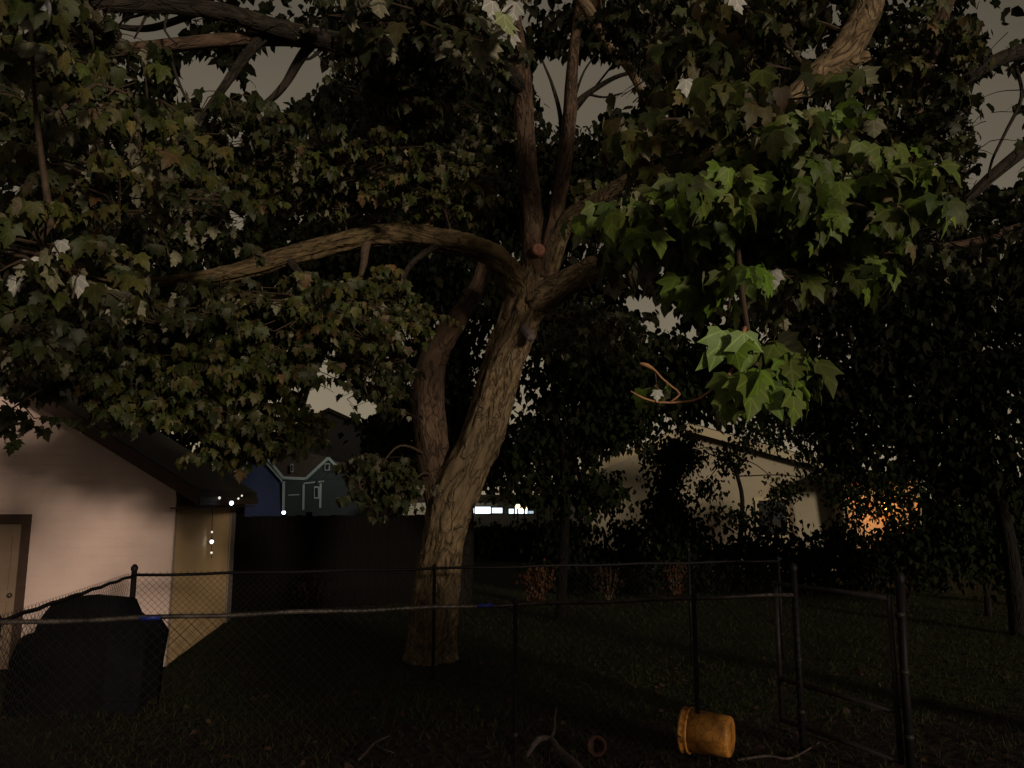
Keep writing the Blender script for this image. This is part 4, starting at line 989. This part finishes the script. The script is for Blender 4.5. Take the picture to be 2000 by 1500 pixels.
for (cx, cy, w_, h_) in ((639, 912, 10, 14), (618, 962, 10, 24), (570, 914, 5, 16)):
    wf = part_prism(bh, 'window', [bp_(cx - w_/2, cy + h_/2, 39.45), bp_(cx + w_/2, cy + h_/2, 39.45), bp_(cx + w_/2, cy - h_/2, 39.45), bp_(cx - w_/2, cy - h_/2, 39.45)], (0, 0.06, 0), M['bluetrim'])
    part_prism(wf, 'pane', [bp_(cx - w_*.3, cy + h_*.38, 39.42), bp_(cx + w_*.3, cy + h_*.38, 39.42), bp_(cx + w_*.3, cy - h_*.38, 39.42), bp_(cx - w_*.3, cy - h_*.38, 39.42)], (0, 0.02, 0), M['pane'])
part_prism(bh, 'wing_roof', [bp_(520, 893, 39.9), bp_(556, 934, 39.9), bp_(598, 934, 39.9), bp_(641, 893, 39.9), bp_(600, 884, 39.9), bp_(560, 884, 39.9)], (0, 3, 0), M['roof'])
dark_h, dq, dW = gable_house('gabled_house', 'large unlit house with a dark roof beyond the blue house', 440, 860, 62, 640, 800, 900, 12, mat('charcoal_siding', (0.05, 0.05, 0.055), 0.8, var=0.2), M['roof'], M['roof'], over=0.6,
    windows=[(8.2, 4.6, 1.2, 1.4)])
# far lit building: row of bright windows over a pale wall
M['lit'] = emit('lit_window', (0.72, 0.88, 1.0), 2.2)
M['lit2'] = emit('lit_window_dim', (0.55, 0.75, 0.9), 0.7)
fb = empty('low_building', Vector((P(1000, 1000, 36).x, P(1000, 1000, 36).y, 0))); tag(fb, 'far pale low building with a row of brightly lit windows right of the trunk', 'building')
fd = 36
palew = mat('pale_wall', (0.30, 0.30, 0.27), 0.8, var=0.15)
part_prism(fb, 'wall', [P(770, 1045, fd), P(1100, 1045, fd), P(1100, 978, fd), P(770, 978, fd)], (0, 5, 0), palew)
part_prism(fb, 'roof', [P(760, 979, fd - .3), P(1112, 979, fd - .3), P(1112, 966, fd - .3), P(760, 966, fd - .3)], (0, 5.6, 0), M['roof'])
for (x0, x1, y0, y1, mk) in ((919, 926, 993, 1002, 'lit'), (928, 958, 990, 1003, 'lit'), (961, 981, 992, 1002, 'lit'), (994, 1003, 994, 1003, 'lit'), (1006, 1030, 993, 1003, 'lit'), (1032, 1042, 998, 1003, 'lit2'), (796, 812, 964 + 6, 986, 'lit2'), (783, 790, 978, 985, 'lit2')):
    wf = part_prism(fb, 'window', [P(x0 - 1.5, y1 + 1.5, fd - .03), P(x1 + 1.5, y1 + 1.5, fd - .03), P(x1 + 1.5, y0 - 1.5, fd - .03), P(x0 - 1.5, y0 - 1.5, fd - .03)], (0, 0.05, 0), M['trim_dark'])
    part_prism(wf, 'pane', [P(x0, y1, fd - .05), P(x1, y1, fd - .05), P(x1, y0, fd - .05), P(x0, y0, fd - .05)], (0, 0.03, 0), M[mk])
M['warm'] = emit('warm_bulb', (1.0, 0.72, 0.32), 3.0)
M['warm2'] = emit('amber_bulb', (1.0, 0.55, 0.18), 1.2)
def lamp(name, label, c, r, mk, pole=True):
    o = empty(name, (c.x, c.y, 0)); tag(o, label, 'lamp')
    MB().lathe([(0.02*r, -r), (0.6*r, -.8*r), (r, 0), (0.6*r, .8*r), (0.05*r, r)], 14, Matrix.Translation(c)).build('globe', M[mk], o, True)
    MB().lathe([(0.5*r, .7*r), (1.1*r, .85*r), (0.3*r, 1.3*r), (0.02*r, 1.35*r)], 12, Matrix.Translation(c)).build('cap', M['post'], o)
    MB().lathe([(0.03, -c.z), (0.03, -r * .95), (0.5*r, -.9*r), (0.5*r, -.6*r)], 8, Matrix.Translation(c)).build('pole', M['post'], o)
lamp('garden_lamp', 'yellow globe lamp in front of the lit windows, the left of a pair', P(1011, 989, 33), 0.12, 'warm')
lamp('garden_lamp', 'yellow globe lamp in front of the lit windows, the right of a pair', P(1024, 992, 33.4), 0.12, 'warm')
lamp('garden_lamp', 'small amber lamp alone among leaves above the lit windows', P(1050, 965, 20), 0.05, 'warm2')
lamp('garden_lamp', 'tiny white path lamp at the foot of the blue house', P(554, 1001, 37), 0.10, 'bulb')

# porch at the right end of the tan house: warm wall lamp that lights the wall
plc = P(1728, 985, 23.6)
por = empty('porch', (plc.x, plc.y, 0)); tag(por, 'small porch glowing orange through the leaves right of the tan house', 'porch')
M['porchwall'] = wall_mat('porch_siding', (0.45, 0.32, 0.20), 0.16)
part_prism(por, 'wall', [P(1650, 1075, 24), P(1800, 1075, 24), P(1800, 935, 24), P(1650, 935, 24)], (0, 1.5, 0), M['porchwall'])
part_prism(por, 'roof', [P(1635, 938, 22.9), P(1815, 938, 22.9), P(1815, 924, 22.9), P(1635, 924, 22.9)], (0, 2.8, 0), M['roof'])
for x in (1652, 1796):
    part_prism(por, 'post', [P(x - 4, 1085, 23.1), P(x + 4, 1085, 23.1), P(x + 4, 939, 23.1), P(x - 4, 939, 23.1)], (0, 0.12, 0), M['tantrim'])
wl_o = empty('wall_lamp', plc); tag(wl_o, 'orange wall lamp lit on the porch right of the tan house', 'lamp')
MB().lathe([(0.03, -0.16), (0.085, -0.13), (0.10, 0.08), (0.02, 0.1)], 10, Matrix.Translation(plc)).build('lantern', emit('orange_lantern', (1.0, 0.42, 0.08), 5.0), wl_o, True)
MB().lathe([(0.13, 0.1), (0.13, 0.12), (0.02, 0.2)], 10, Matrix.Translation(plc)).build('lantern_cap', M['post'], wl_o)
MB().box(plc + Vector((0, 0.2, 0.12)), (0.05, 0.38, 0.05)).build('bracket', M['post'], wl_o)
ld = bpy.data.lights.new('porch_lamp_light', 'POINT'); ld.energy = 48; ld.color = (1.0, 0.34, 0.05); ld.shadow_soft_size = 0.1
lo = bpy.data.objects.new('porch_lamp_light', ld); lo.location = plc + Vector((0, -0.22, -0.05)); COL.objects.link(lo)

# ------------------------------------------------------------------ chain-link fences
RZ = 1.37
B0 = Vector((0, 6.6, 0)); A0 = Vector((-1.0, 10.1, 0))
def chain_fence(name, label, a, b, post_ts, tall=(), rail_mat='rail', glints=(), cell=0.075, extra=()):
    o = empty(name, a); tag(o, label, 'fence', 'chain-link fence runs round the yard')
    d = (b - a); L = d.length; d.normalize()
    rr = 0.0175
    n = 24
    pts = [a + d * L * k / n + UP * (RZ + 0.006 * math.sin(k * 1.7 + L)) for k in range(n + 1)]
    rail = MB().tube(pts, [rr] * (n + 1), 12).build('top_rail', M[rail_mat], o, True)
    for t, hgt, r in post_ts:
        p = a + d * L * t
        po = MB().bar(p - UP * 0.1, p + UP * hgt, r, 12).build('post', M['post'], o, True)
        MB().lathe([(r + .006, -0.03), (r + .008, 0.0), (r * .9, 0.02), (r * .5, 0.035), (0.001, 0.04)], 12, Matrix.Translation(p + UP * hgt)).build('post_cap', M['post'], po, True)
        for z in (0.35, 0.8):
            MB().tube([p + UP * z - UP * .012, p + UP * z + UP * .012], [r + .005] * 2, 12).build('tie_band', M['wire'], po)
    w = MB(); r = 0.0019; off = Vector((d.y, -d.x, 0)) * (rr + 0.012)
    z0, z1 = 0.03, RZ + 0.035; H = z1 - z0
    nn = int((L + H) / cell)
    for k in range(nn + 1):
        s0 = k * cell - H
        for sg in (0, 1):
            sa, sb, za, zb = s0, s0 + H, z0, z1
            if sa < 0: za, sa = z0 + (-sa), 0.0
            if sb > L: zb, sb = z1 - (sb - L), L
            if sb - sa < 0.02: continue
            if sg: za, zb = z1 - (za - z0), z1 - (zb - z0)
            w.tube([a + d * sa + UP * za + off * (1 if sg else 1.25), a + d * sb + UP * zb + off * (1 if sg else 1.25)], [r, r], 3, cap=False)
    tag(w.build('wire_mesh', M['wire'], o), kind='stuff')
    for t in glints:
        p = a + d * L * t
        MB().tube([p + UP * RZ - d * .06, p + UP * RZ + d * .08], [rr + .002] * 2, 12).build('glint_wrap', M['glint'], rail, True)  # coloured sleeve standing in for a blue highlight
    return o
ca = on_line(A0, E1, 262, 1120); cb = on_line(A0, E1, 1520, 1100)
na = on_line(B0, E1, -70, 1225); nb_ = on_line(B0, E1, 1552, 1160)
def tpos(a, b, px, py=1150):
    p = on_line(a, (b - a).normalized(), px, py); return (p - a).length / (b - a).length
chain_fence('chain_link_fence', 'far run of chain-link fence passing in front of the maple trunk', ca, cb, [(0.0, 1.46, 0.032), (tpos(ca, cb, 848), 1.39, 0.022), (tpos(ca, cb, 1345, 1090), 1.56, 0.020), (1.0, 1.40, 0.022)], rail_mat='post')
chain_fence('chain_link_fence', 'near run of chain-link fence with a worn bright top rail', na, nb_, [(0.0, 1.42, 0.036), (tpos(na, nb_, 1006, 1190), 1.39, 0.019), (tpos(na, nb_, 1356, 1200), 1.39, 0.022), (1.0, 1.62, 0.030)], glints=(tpos(na, nb_, 290, 1217), tpos(na, nb_, 945, 1187)))
chain_fence('chain_link_fence', 'short side run of chain-link fence in front of the garage wall', ca - E2 * 0.06, on_line(B0, E1, -10, 1225) + E2 * 0.06, [(1.0, 1.38, 0.02)], rail_mat='post')

# gate standing open towards the camera at the end of the near fence
gh = G(1782, 1530); gh.z = 0
gf = Vector((P(1517, 1200, 7.55).x, P(1517, 1200, 7.55).y, 0))
gd = (gf - gh); gL = gd.length; gd.normalize()
gpost = empty('gate_post', gh); tag(gpost, 'thick black gate post near the right side, capped and slightly leaning', 'post')
MB().tube([gh - UP * 0.1, gh + Vector((0.0, 0, 0.8)), gh + Vector((0.03, 0.02, 1.60))], [0.034] * 3, 16).build('shaft', M['post'], gpost, True)
MB().lathe([(0.039, -0.04), (0.041, 0.0), (0.03, 0.03), (0.001, 0.045)], 14, Matrix.Translation(gh + Vector((0.03, 0.02, 1.60)))).build('cap', M['post'], gpost, True)
for z in (0.35, 0.85, 1.3):
    MB().tube([gh + UP * (z - .02), gh + UP * (z + .02)], [0.039] * 2, 14).build('hinge_band', M['wire'], gpost, True)
M['gate'] = mat('worn_gate_tube', (0.035, 0.028, 0.032), 0.5, 0.2, var=0.5, scale=9, spec=0.3)
gate = empty('gate', gh + gd * 0.08); tag(gate, 'open chain-link gate leaf with a dark tube frame and middle rail', 'gate')
a_, b_ = gh + gd * 0.09, gf
for p, h in ((a_, 1.44), (b_, 1.44)):
    MB().bar(p + UP * 0.12, p + UP * h, 0.024, 12).build('upright', M['gate'], gate, True)
for z in (1.42, 0.52, 0.14):
    MB().bar(a_ + UP * z, b_ + UP * z, 0.023, 12).build('crossbar', M['gate'], gate, True)
w = MB(); L_ = (b_ - a_).length; H_ = 1.26; cell = 0.075; off = Vector((gd.y, -gd.x, 0)) * 0.02
for k in range(int((L_ + H_) / cell) + 1):
    s0 = k * cell - H_
    for sg in (0, 1):
        sa, sb, za, zb = s0, s0 + H_, 0.15, 1.41
        if sa < 0: za, sa = 0.15 - sa, 0.0
        if sb > L_: zb, sb = 1.41 - (sb - L_), L_
        if sb - sa < 0.02: continue
        if sg: za, zb = 1.56 - za, 1.56 - zb
        w.tube([a_ + gd * sa + UP * za + off * (1 + .25 * sg), a_ + gd * sb + UP * zb + off * (1 + .25 * sg)], [0.0019] * 2, 3, cap=False)
tag(w.build('wire_mesh', M['wire'], gate), kind='stuff')
lt = MB().box(b_ + UP * 1.05 + gd * 0.03, (0.07, 0.05, 0.05), math.atan2(gd.y, gd.x)); lt.bar(b_ + UP * 1.05 + gd * 0.03, b_ + UP * 1.05 + gd * 0.14, 0.010, 8)
lt.build('latch', M['rail'], gate)

# ------------------------------------------------------------------ covered grill in the corner
gr = G(166, 1385); gz = math.atan2(E1.y, E1.x)
grill = empty('covered_grill', (gr.x, gr.y, 0)); tag(grill, 'bulky covered grill under a black cover by the fence corner', 'grill')
def cover_mesh():
    d = FPX / (gr.y * CP + (0.6 - CAM_H) * SP)
    prof = [(-0.70, 0.0), (-0.69, 0.62), (-0.64, 0.80), (-0.50, 0.84), (-0.42, 1.05), (-0.34, 1.17), (0.0, 1.20), (0.36, 1.17), (0.44, 1.02), (0.52, 0.97), (0.66, 0.95), (0.71, 0.86), (0.69, 0.5), (0.66, 0.0)]
    mb = MB(); nd = 9; m = Matrix.Translation((gr.x, gr.y, 0)) @ Matrix.Rotation(gz - R(14), 4, 'Z')
    rings = []
    for j in range(nd):
        t = j / (nd - 1); yy = (t - 0.5) * 0.62; e = 1 - 0.10 * abs(2*t - 1)**3
        b = len(mb.v)
        for (x, z) in prof:
            wob = 0.02 * noise.noise(Vector((x * 3, yy * 5, z * 3))) + (0.025 * noise.noise(Vector((x * 9, yy * 9, 1.5))) if z < 0.6 else 0)
            mb.v.append(m @ Vector((x * (0.97 + .03 * e) + wob, yy + wob, z * e)))
        rings.append(b)
    n = len(prof)
    for j in range(nd - 1):
        for i in range(n - 1): mb.f.append((rings[j] + i, rings[j] + i + 1, rings[j+1] + i + 1, rings[j+1] + i))
    mb.f.append(tuple(rings[0] + i for i in range(n))[::-1]); mb.f.append(tuple(rings[-1] + i for i in range(n)))
    return mb
M['cover'] = mat('black_vinyl_cover', (0.007, 0.007, 0.010), 0.9, var=0.4, scale=4, bump=0.4, bscale=7, spec=0.03)
cov = cover_mesh().build('cover', M['cover'], grill, True)
m4 = Matrix.Translation((gr.x, gr.y, 0)) @ Matrix.Rotation(gz - R(14), 4, 'Z')
MB().tube([m4 @ Vector((x, -0.325, 0.16 + 0.012 * math.sin(x * 9))) for x in np.linspace(-0.68, 0.66, 14)], [0.008] * 14, 6).build('hem_cord', M['cover'], cov)
for x in (-0.55, 0.52):
    MB().lathe([(0.05, -0.02), (0.06, 0), (0.05, 0.02)], 12, m4 @ Matrix.Translation((x, -0.2, 0.05)) @ Matrix.Rotation(R(90), 4, 'X')).build('wheel', M['post'], grill)

# ------------------------------------------------------------------ orange bucket on its side
def bucket():
    c = G(1383, 1488)
    M['orange'] = None
    m, nt, b = newmat('mottled_orange_plastic')
    b.inputs['Roughness'].default_value = 0.55
    tc = nt.nodes.new('ShaderNodeTexCoord')
    n0 = nt.nodes.new('ShaderNodeTexNoise'); n0.inputs['Scale'].default_value = 9; n0.inputs['Detail'].default_value = 3
    nt.links.new(tc.outputs['Object'], n0.inputs['Vector'])
    mxv = nt.nodes.new('ShaderNodeMix'); mxv.data_type = 'RGBA'; mxv.inputs[0].default_value = 0.12
    nt.links.new(tc.outputs['Object'], mxv.inputs[6]); nt.links.new(n0.outputs['Color'], mxv.inputs[7])
    v = nt.nodes.new('ShaderNodeTexVoronoi'); v.feature = 'DISTANCE_TO_EDGE'; v.inputs['Scale'].default_value = 13  # irregular darker lines along cell edges, mottled by noise
    nt.links.new(mxv.outputs[2], v.inputs['Vector'])
    r = nt.nodes.new('ShaderNodeValToRGB'); r.color_ramp.elements[0].position = 0.01; r.color_ramp.elements[1].position = 0.09
    r.color_ramp.elements[0].color = (0.30, 0.12, 0.024, 1); r.color_ramp.elements[1].color = (0.50, 0.21, 0.035, 1)
    nt.links.new(v.outputs['Distance'], r.inputs[0])
    n1 = nt.nodes.new('ShaderNodeTexNoise'); n1.inputs['Scale'].default_value = 7; n1.inputs['Detail'].default_value = 5
    nt.links.new(tc.outputs['Object'], n1.inputs['Vector'])
    mr = nt.nodes.new('ShaderNodeMapRange'); mr.inputs[1].default_value = 0.35; mr.inputs[2].default_value = 0.6; mr.inputs[3].default_value = 0.35; mr.inputs[4].default_value = 1.0
    nt.links.new(n1.outputs['Fac'], mr.inputs[0])
    mu = nt.nodes.new('ShaderNodeMix'); mu.data_type = 'RGBA'; mu.blend_type = 'MULTIPLY'; mu.inputs[0].default_value = 1
    nt.links.new(r.outputs[0], mu.inputs[6]); nt.links.new(mr.outputs[0], mu.inputs[7]); nt.links.new(mu.outputs[2], b.inputs['Base Color'])
    o = empty('bucket', (c.x, c.y, 0)); tag(o, 'mottled orange bucket lying on its side at the foot of the near fence', 'bucket')
    Rr, Lb = 0.185, 0.42
    # axis from the bottom (right, lower in the picture) to the rim (left, upper)
    ax = Vector((-0.88, 0.47, 0.02)).normalized()
    ctr = Vector((c.x, c.y, Rr + 0.05))
    mm = Matrix.Translation(ctr - ax * Lb / 2) @ ax.to_track_quat('Z', 'Y').to_matrix().to_4x4()
    MB().lathe([(0.001, 0.0), (0.80*Rr, 0.0), (0.88*Rr, 0.012), (0.9*Rr, 0.03), (0.98*Rr, Lb - .03), (0.955*Rr, Lb - .03), (0.87*Rr, 0.04), (0.001, 0.035)], 40, mm).build('body', m, o, True)
    MB().lathe([(0.985*Rr, Lb - 0.075), (1.03*Rr, Lb - 0.072), (1.03*Rr, Lb - 0.06), (1.0*Rr, Lb - 0.05), (1.0*Rr, Lb - 0.02), (1.03*Rr, Lb - 0.015), (1.03*Rr, Lb), (0.96*Rr, Lb), (0.95*Rr, Lb - 0.03)], 40, mm).build('rim', m, o, True)
    hp = [mm @ Vector((1.06 * Rr * math.cos(a), 0.35 * Rr * math.sin(a) - 0.1*Rr, Lb - .05 + 0.95 * Rr * math.sin(a))) for a in np.linspace(0, math.pi, 18)]
    MB().tube(hp, [0.004] * 18, 6).build('wire_handle', M['rail'], o, True)
bucket()

# ------------------------------------------------------------------ things on the ground
def fallen(label, rows, branches, material):
    pts = [(*(G(x, y) + UP * h), r) for x, y, h, r in rows]
    o = empty('fallen_branch', (pts[0][0], pts[0][1], 0)); tag(o, label, 'branch')
    limb_w('stem', pts, o, material, 10, 0.04, rough=0.2)
    for br in branches:
        limb_w('side_twig', [(*(G(x, y) + UP * h), r) for x, y, h, r in br], o, material, 7, 0.04, rough=0.2)
M['drift'] = mat('grey_dead_wood', (0.065, 0.046, 0.043), 0.85, var=0.6, scale=14, bump=0.5)
fallen('pale crooked fallen branch on the dirt below the middle fence post', [(1030, 1485, .04, .018), (1050, 1466, .09, .03), (1075, 1466, .10, .026), (1090, 1480, .07, .03), (1112, 1496, .05, .034), (1140, 1520, .04, .03)],
       [[(1076, 1468, .10, .016), (1083, 1455, .14, .012), (1084, 1445, .2, .010), (1088, 1436, .26, .006)]], M['drift'])
fallen('thin fallen branch on the dirt left of the middle fence post', [(700, 1492, .03, .012), (716, 1480, .05, .012), (732, 1462, .05, .010), (760, 1448, .05, .007)], [[(732, 1462, .05, .008), (746, 1474, .05, .006), (770, 1480, .04, .004)]], M['drift'])
fallen('long thin stick on the dirt between the bucket and the gate', [(1440, 1492, .03, .012), (1500, 1486, .04, .011), (1545, 1488, .03, .010), (1600, 1462, .05, .008)], [], M['drift'])
pc = G(1166, 1478)
pot = empty('flower_pot', (pc.x, pc.y, 0)); tag(pot, 'small rust-red flower pot tipped over near the fallen branch', 'pot')
M['clay'] = mat('rust_clay', (0.045, 0.014, 0.011), 0.85, var=0.45, scale=10, bump=0.3)
mm = Matrix.Translation(pc + UP * 0.09) @ Vector((-0.15, -0.9, 0.25)).to_track_quat('Z', 'Y').to_matrix().to_4x4()
MB().lathe([(0.001, -0.13), (0.055, -0.13), (0.075, 0.0), (0.066, 0.0), (0.048, -0.115), (0.001, -0.115)], 22, mm).build('body', M['clay'], pot, True)
MB().lathe([(0.074, -0.03), (0.084, -0.028), (0.086, 0.006), (0.066, 0.006), (0.066, -0.02)], 22, mm).build('rim', M['clay'], pot, True)

# rusty dried plants between the two fence runs' sightlines, behind the far fence
M['rust'] = leaf_mat('dried_leaf', (0.05, 0.022, 0.012), 0.1, 0.8, 0.05)
PAL_R = ([(0.05, 0.018, 0.009), (0.035, 0.013, 0.008), (0.065, 0.028, 0.013)], [3, 3, 1])
PAL_R_SHADE = ([(0.018, 0.008, 0.006), (0.012, 0.006, 0.005)], [2, 2])  # shade on the dimmer plants is put into their leaf colour
def dried(label, px, py_base, w_px, h_px, n, pal):
    b = G(px, py_base); d = b.y * CP + (b.z - CAM_H) * SP
    w, h = w_px * d / FPX, h_px * d / FPX
    o = empty('dried_plant', (b.x, b.y, 0)); tag(o, label, 'plant', 'rust brown dried plants in the yard')
    st = MB()
    pos, hd = [], []
    for k in range(7):
        a = rng.uniform(-1, 1); top = Vector((b.x + a * w * .42, b.y + rng.uniform(-.12, .12), h * rng.uniform(.75, 1.0)))
        mid = Vector((b.x + a * w * .3, b.y, h * .5))
        st.tube([(b.x + a * .05, b.y, 0), mid, top], [.012, .009, .004], 5)
        for j in range(n // 7):
            t = rng.uniform(0.1, 1.0); q = Vector((b.x, b.y, 0)).lerp(mid, min(1, 2*t)) if t < .5 else mid.lerp(top, 2*t - 1)
            pos.append(np.array(q) + rng.normal(size=3) * np.array([w * .16, .12, .05]))
    pos = np.array(pos); pos = pos[pos[:, 2] > 0.02]; m = len(pos)
    st.build('stems', M['twig'], o)
    a = rng.uniform(0, 6.28, m); h2 = np.stack([np.cos(a), np.sin(a) - .5], 1); h2 /= np.linalg.norm(h2, axis=1)[:, None]
    leaves_mesh('dried_leaves', pos, leaf_frames(h2, rng.uniform(.5, 1.5, m), rng.normal(size=m) * .4), 0.075 * rng.uniform(.7, 1.2, m), tints(m, *pal), LEAF_S, M['rust'], o)
dried('brightest rust-orange dried plant, right of the trunk behind the fence rail', 1046, 1180, 62, 80, 420, PAL_R)
dried('thin brown dried plant second right of the trunk behind the rail', 1190, 1172, 46, 70, 170, PAL_R_SHADE)
dried('dark red dried plant left of the trunk by the black board fence', 605, 1200, 60, 80, 240, PAL_R_SHADE)
dried('brown upright dried plant beside the tall fence post', 1322, 1178, 46, 84, 260, ([(0.04, 0.017, 0.011), (0.028, 0.012, 0.009)], [1, 1]))
# planter behind the gate and a small block at the right edge
def planter(label, px, py, r, h, m):
    b = G(px, py); o = empty('planter', (b.x, b.y, 0)); tag(o, label, 'planter')
    mt = Matrix.Translation((b.x, b.y, 0))
    MB().lathe([(0.001, 0.0), (0.72*r, 0.0), (0.95*r, h - .06), (0.86*r, h - .06), (0.86*r, h - .12), (0.001, h - .12)], 28, mt).build('body', m, o, True)
    MB().lathe([(0.94*r, h - .09), (1.06*r, h - .085), (1.08*r, h - .01), (1.0*r, h), (0.86*r, h), (0.85*r, h - .08)], 28, mt).build('rim', m, o, True)
    MB().lathe([(0.001, h - .07), (0.5*r, h - .06), (0.86*r, h - .075)], 20, mt).build('soil', M['ground'], o, True)
planter('orange-brown clay planter at the right edge of the lawn', 1985, 1183, 0.24, 0.34, mat('orange_clay', (0.34, 0.14, 0.07), 0.8, var=0.35, scale=6))

# ------------------------------------------------------------------ grass and litter
def scatter_grass():
    n = 42000
    y = 6.2 + (rng.random(n)**1.5) * 15.0; x = rng.uniform(-0.72, 0.78, n) * y
    keep = rng.random(n) < np.clip((y - 5.8) / 3.2, 0.12, 1.0)
    x, y = x[keep], y[keep]; n = len(x)
    z = np.array([ground_z(a, b) for a, b in zip(x, y)])
    h = rng.uniform(0.035, 0.10, n); a = rng.uniform(0, 6.28, n); w = rng.uniform(0.003, 0.006, n) * (1 + y * 0.06)
    lean = rng.normal(size=(n, 2)) * 0.5
    base = np.stack([x, y, z - 0.005], 1)
    dx = np.stack([np.cos(a) * w, np.sin(a) * w, np.zeros(n)], 1)
    tip = base + np.stack([lean[:, 0] * h, lean[:, 1] * h, h], 1)
    V = np.stack([base - dx, base + dx, tip], 1).reshape(-1, 3)
    me = bpy.data.meshes.new('grass')
    me.from_pydata(V.tolist(), [], np.arange(3 * n).reshape(-1, 3).tolist())
    o = link_mesh('grass', me, mat('night_grass', (0.022, 0.027, 0.010), 0.8, var=0.6, scale=1.5, spec=0.1))
    tag(o, 'short dark grass growing over the yard inside and beyond the fences', 'grass', kind='stuff')
scatter_grass()
def litter():
    n = 520
    y = rng.uniform(6.0, 11.5, n); x = rng.uniform(-0.7, 0.75, n) * y
    z = np.array([ground_z(a, b) for a, b in zip(x, y)]) + 0.02
    pos = np.stack([x, y, z], 1); a = rng.uniform(0, 6.28, n)
    fr = leaf_frames(np.stack([np.cos(a), np.sin(a)], 1), rng.normal(size=n) * 0.3, rng.normal(size=n) * 0.4)
    o = leaves_mesh('leaf_litter', pos, fr, 0.085 * rng.uniform(.6, 1.2, n), tints(n, [(0.05, 0.028, 0.02), (0.035, 0.02, 0.018), (0.025, 0.025, 0.012)], [3, 3, 2]), LEAF, M['rust'], None)
    tag(o, 'scattered dry leaves lying on the dirt and grass', 'leaf litter', kind='stuff')
litter()
print('objects', len(bpy.data.objects), 'tris', sum(sum(len(p.vertices) - 2 for p in m.polygons) * 1 for m in bpy.data.meshes))
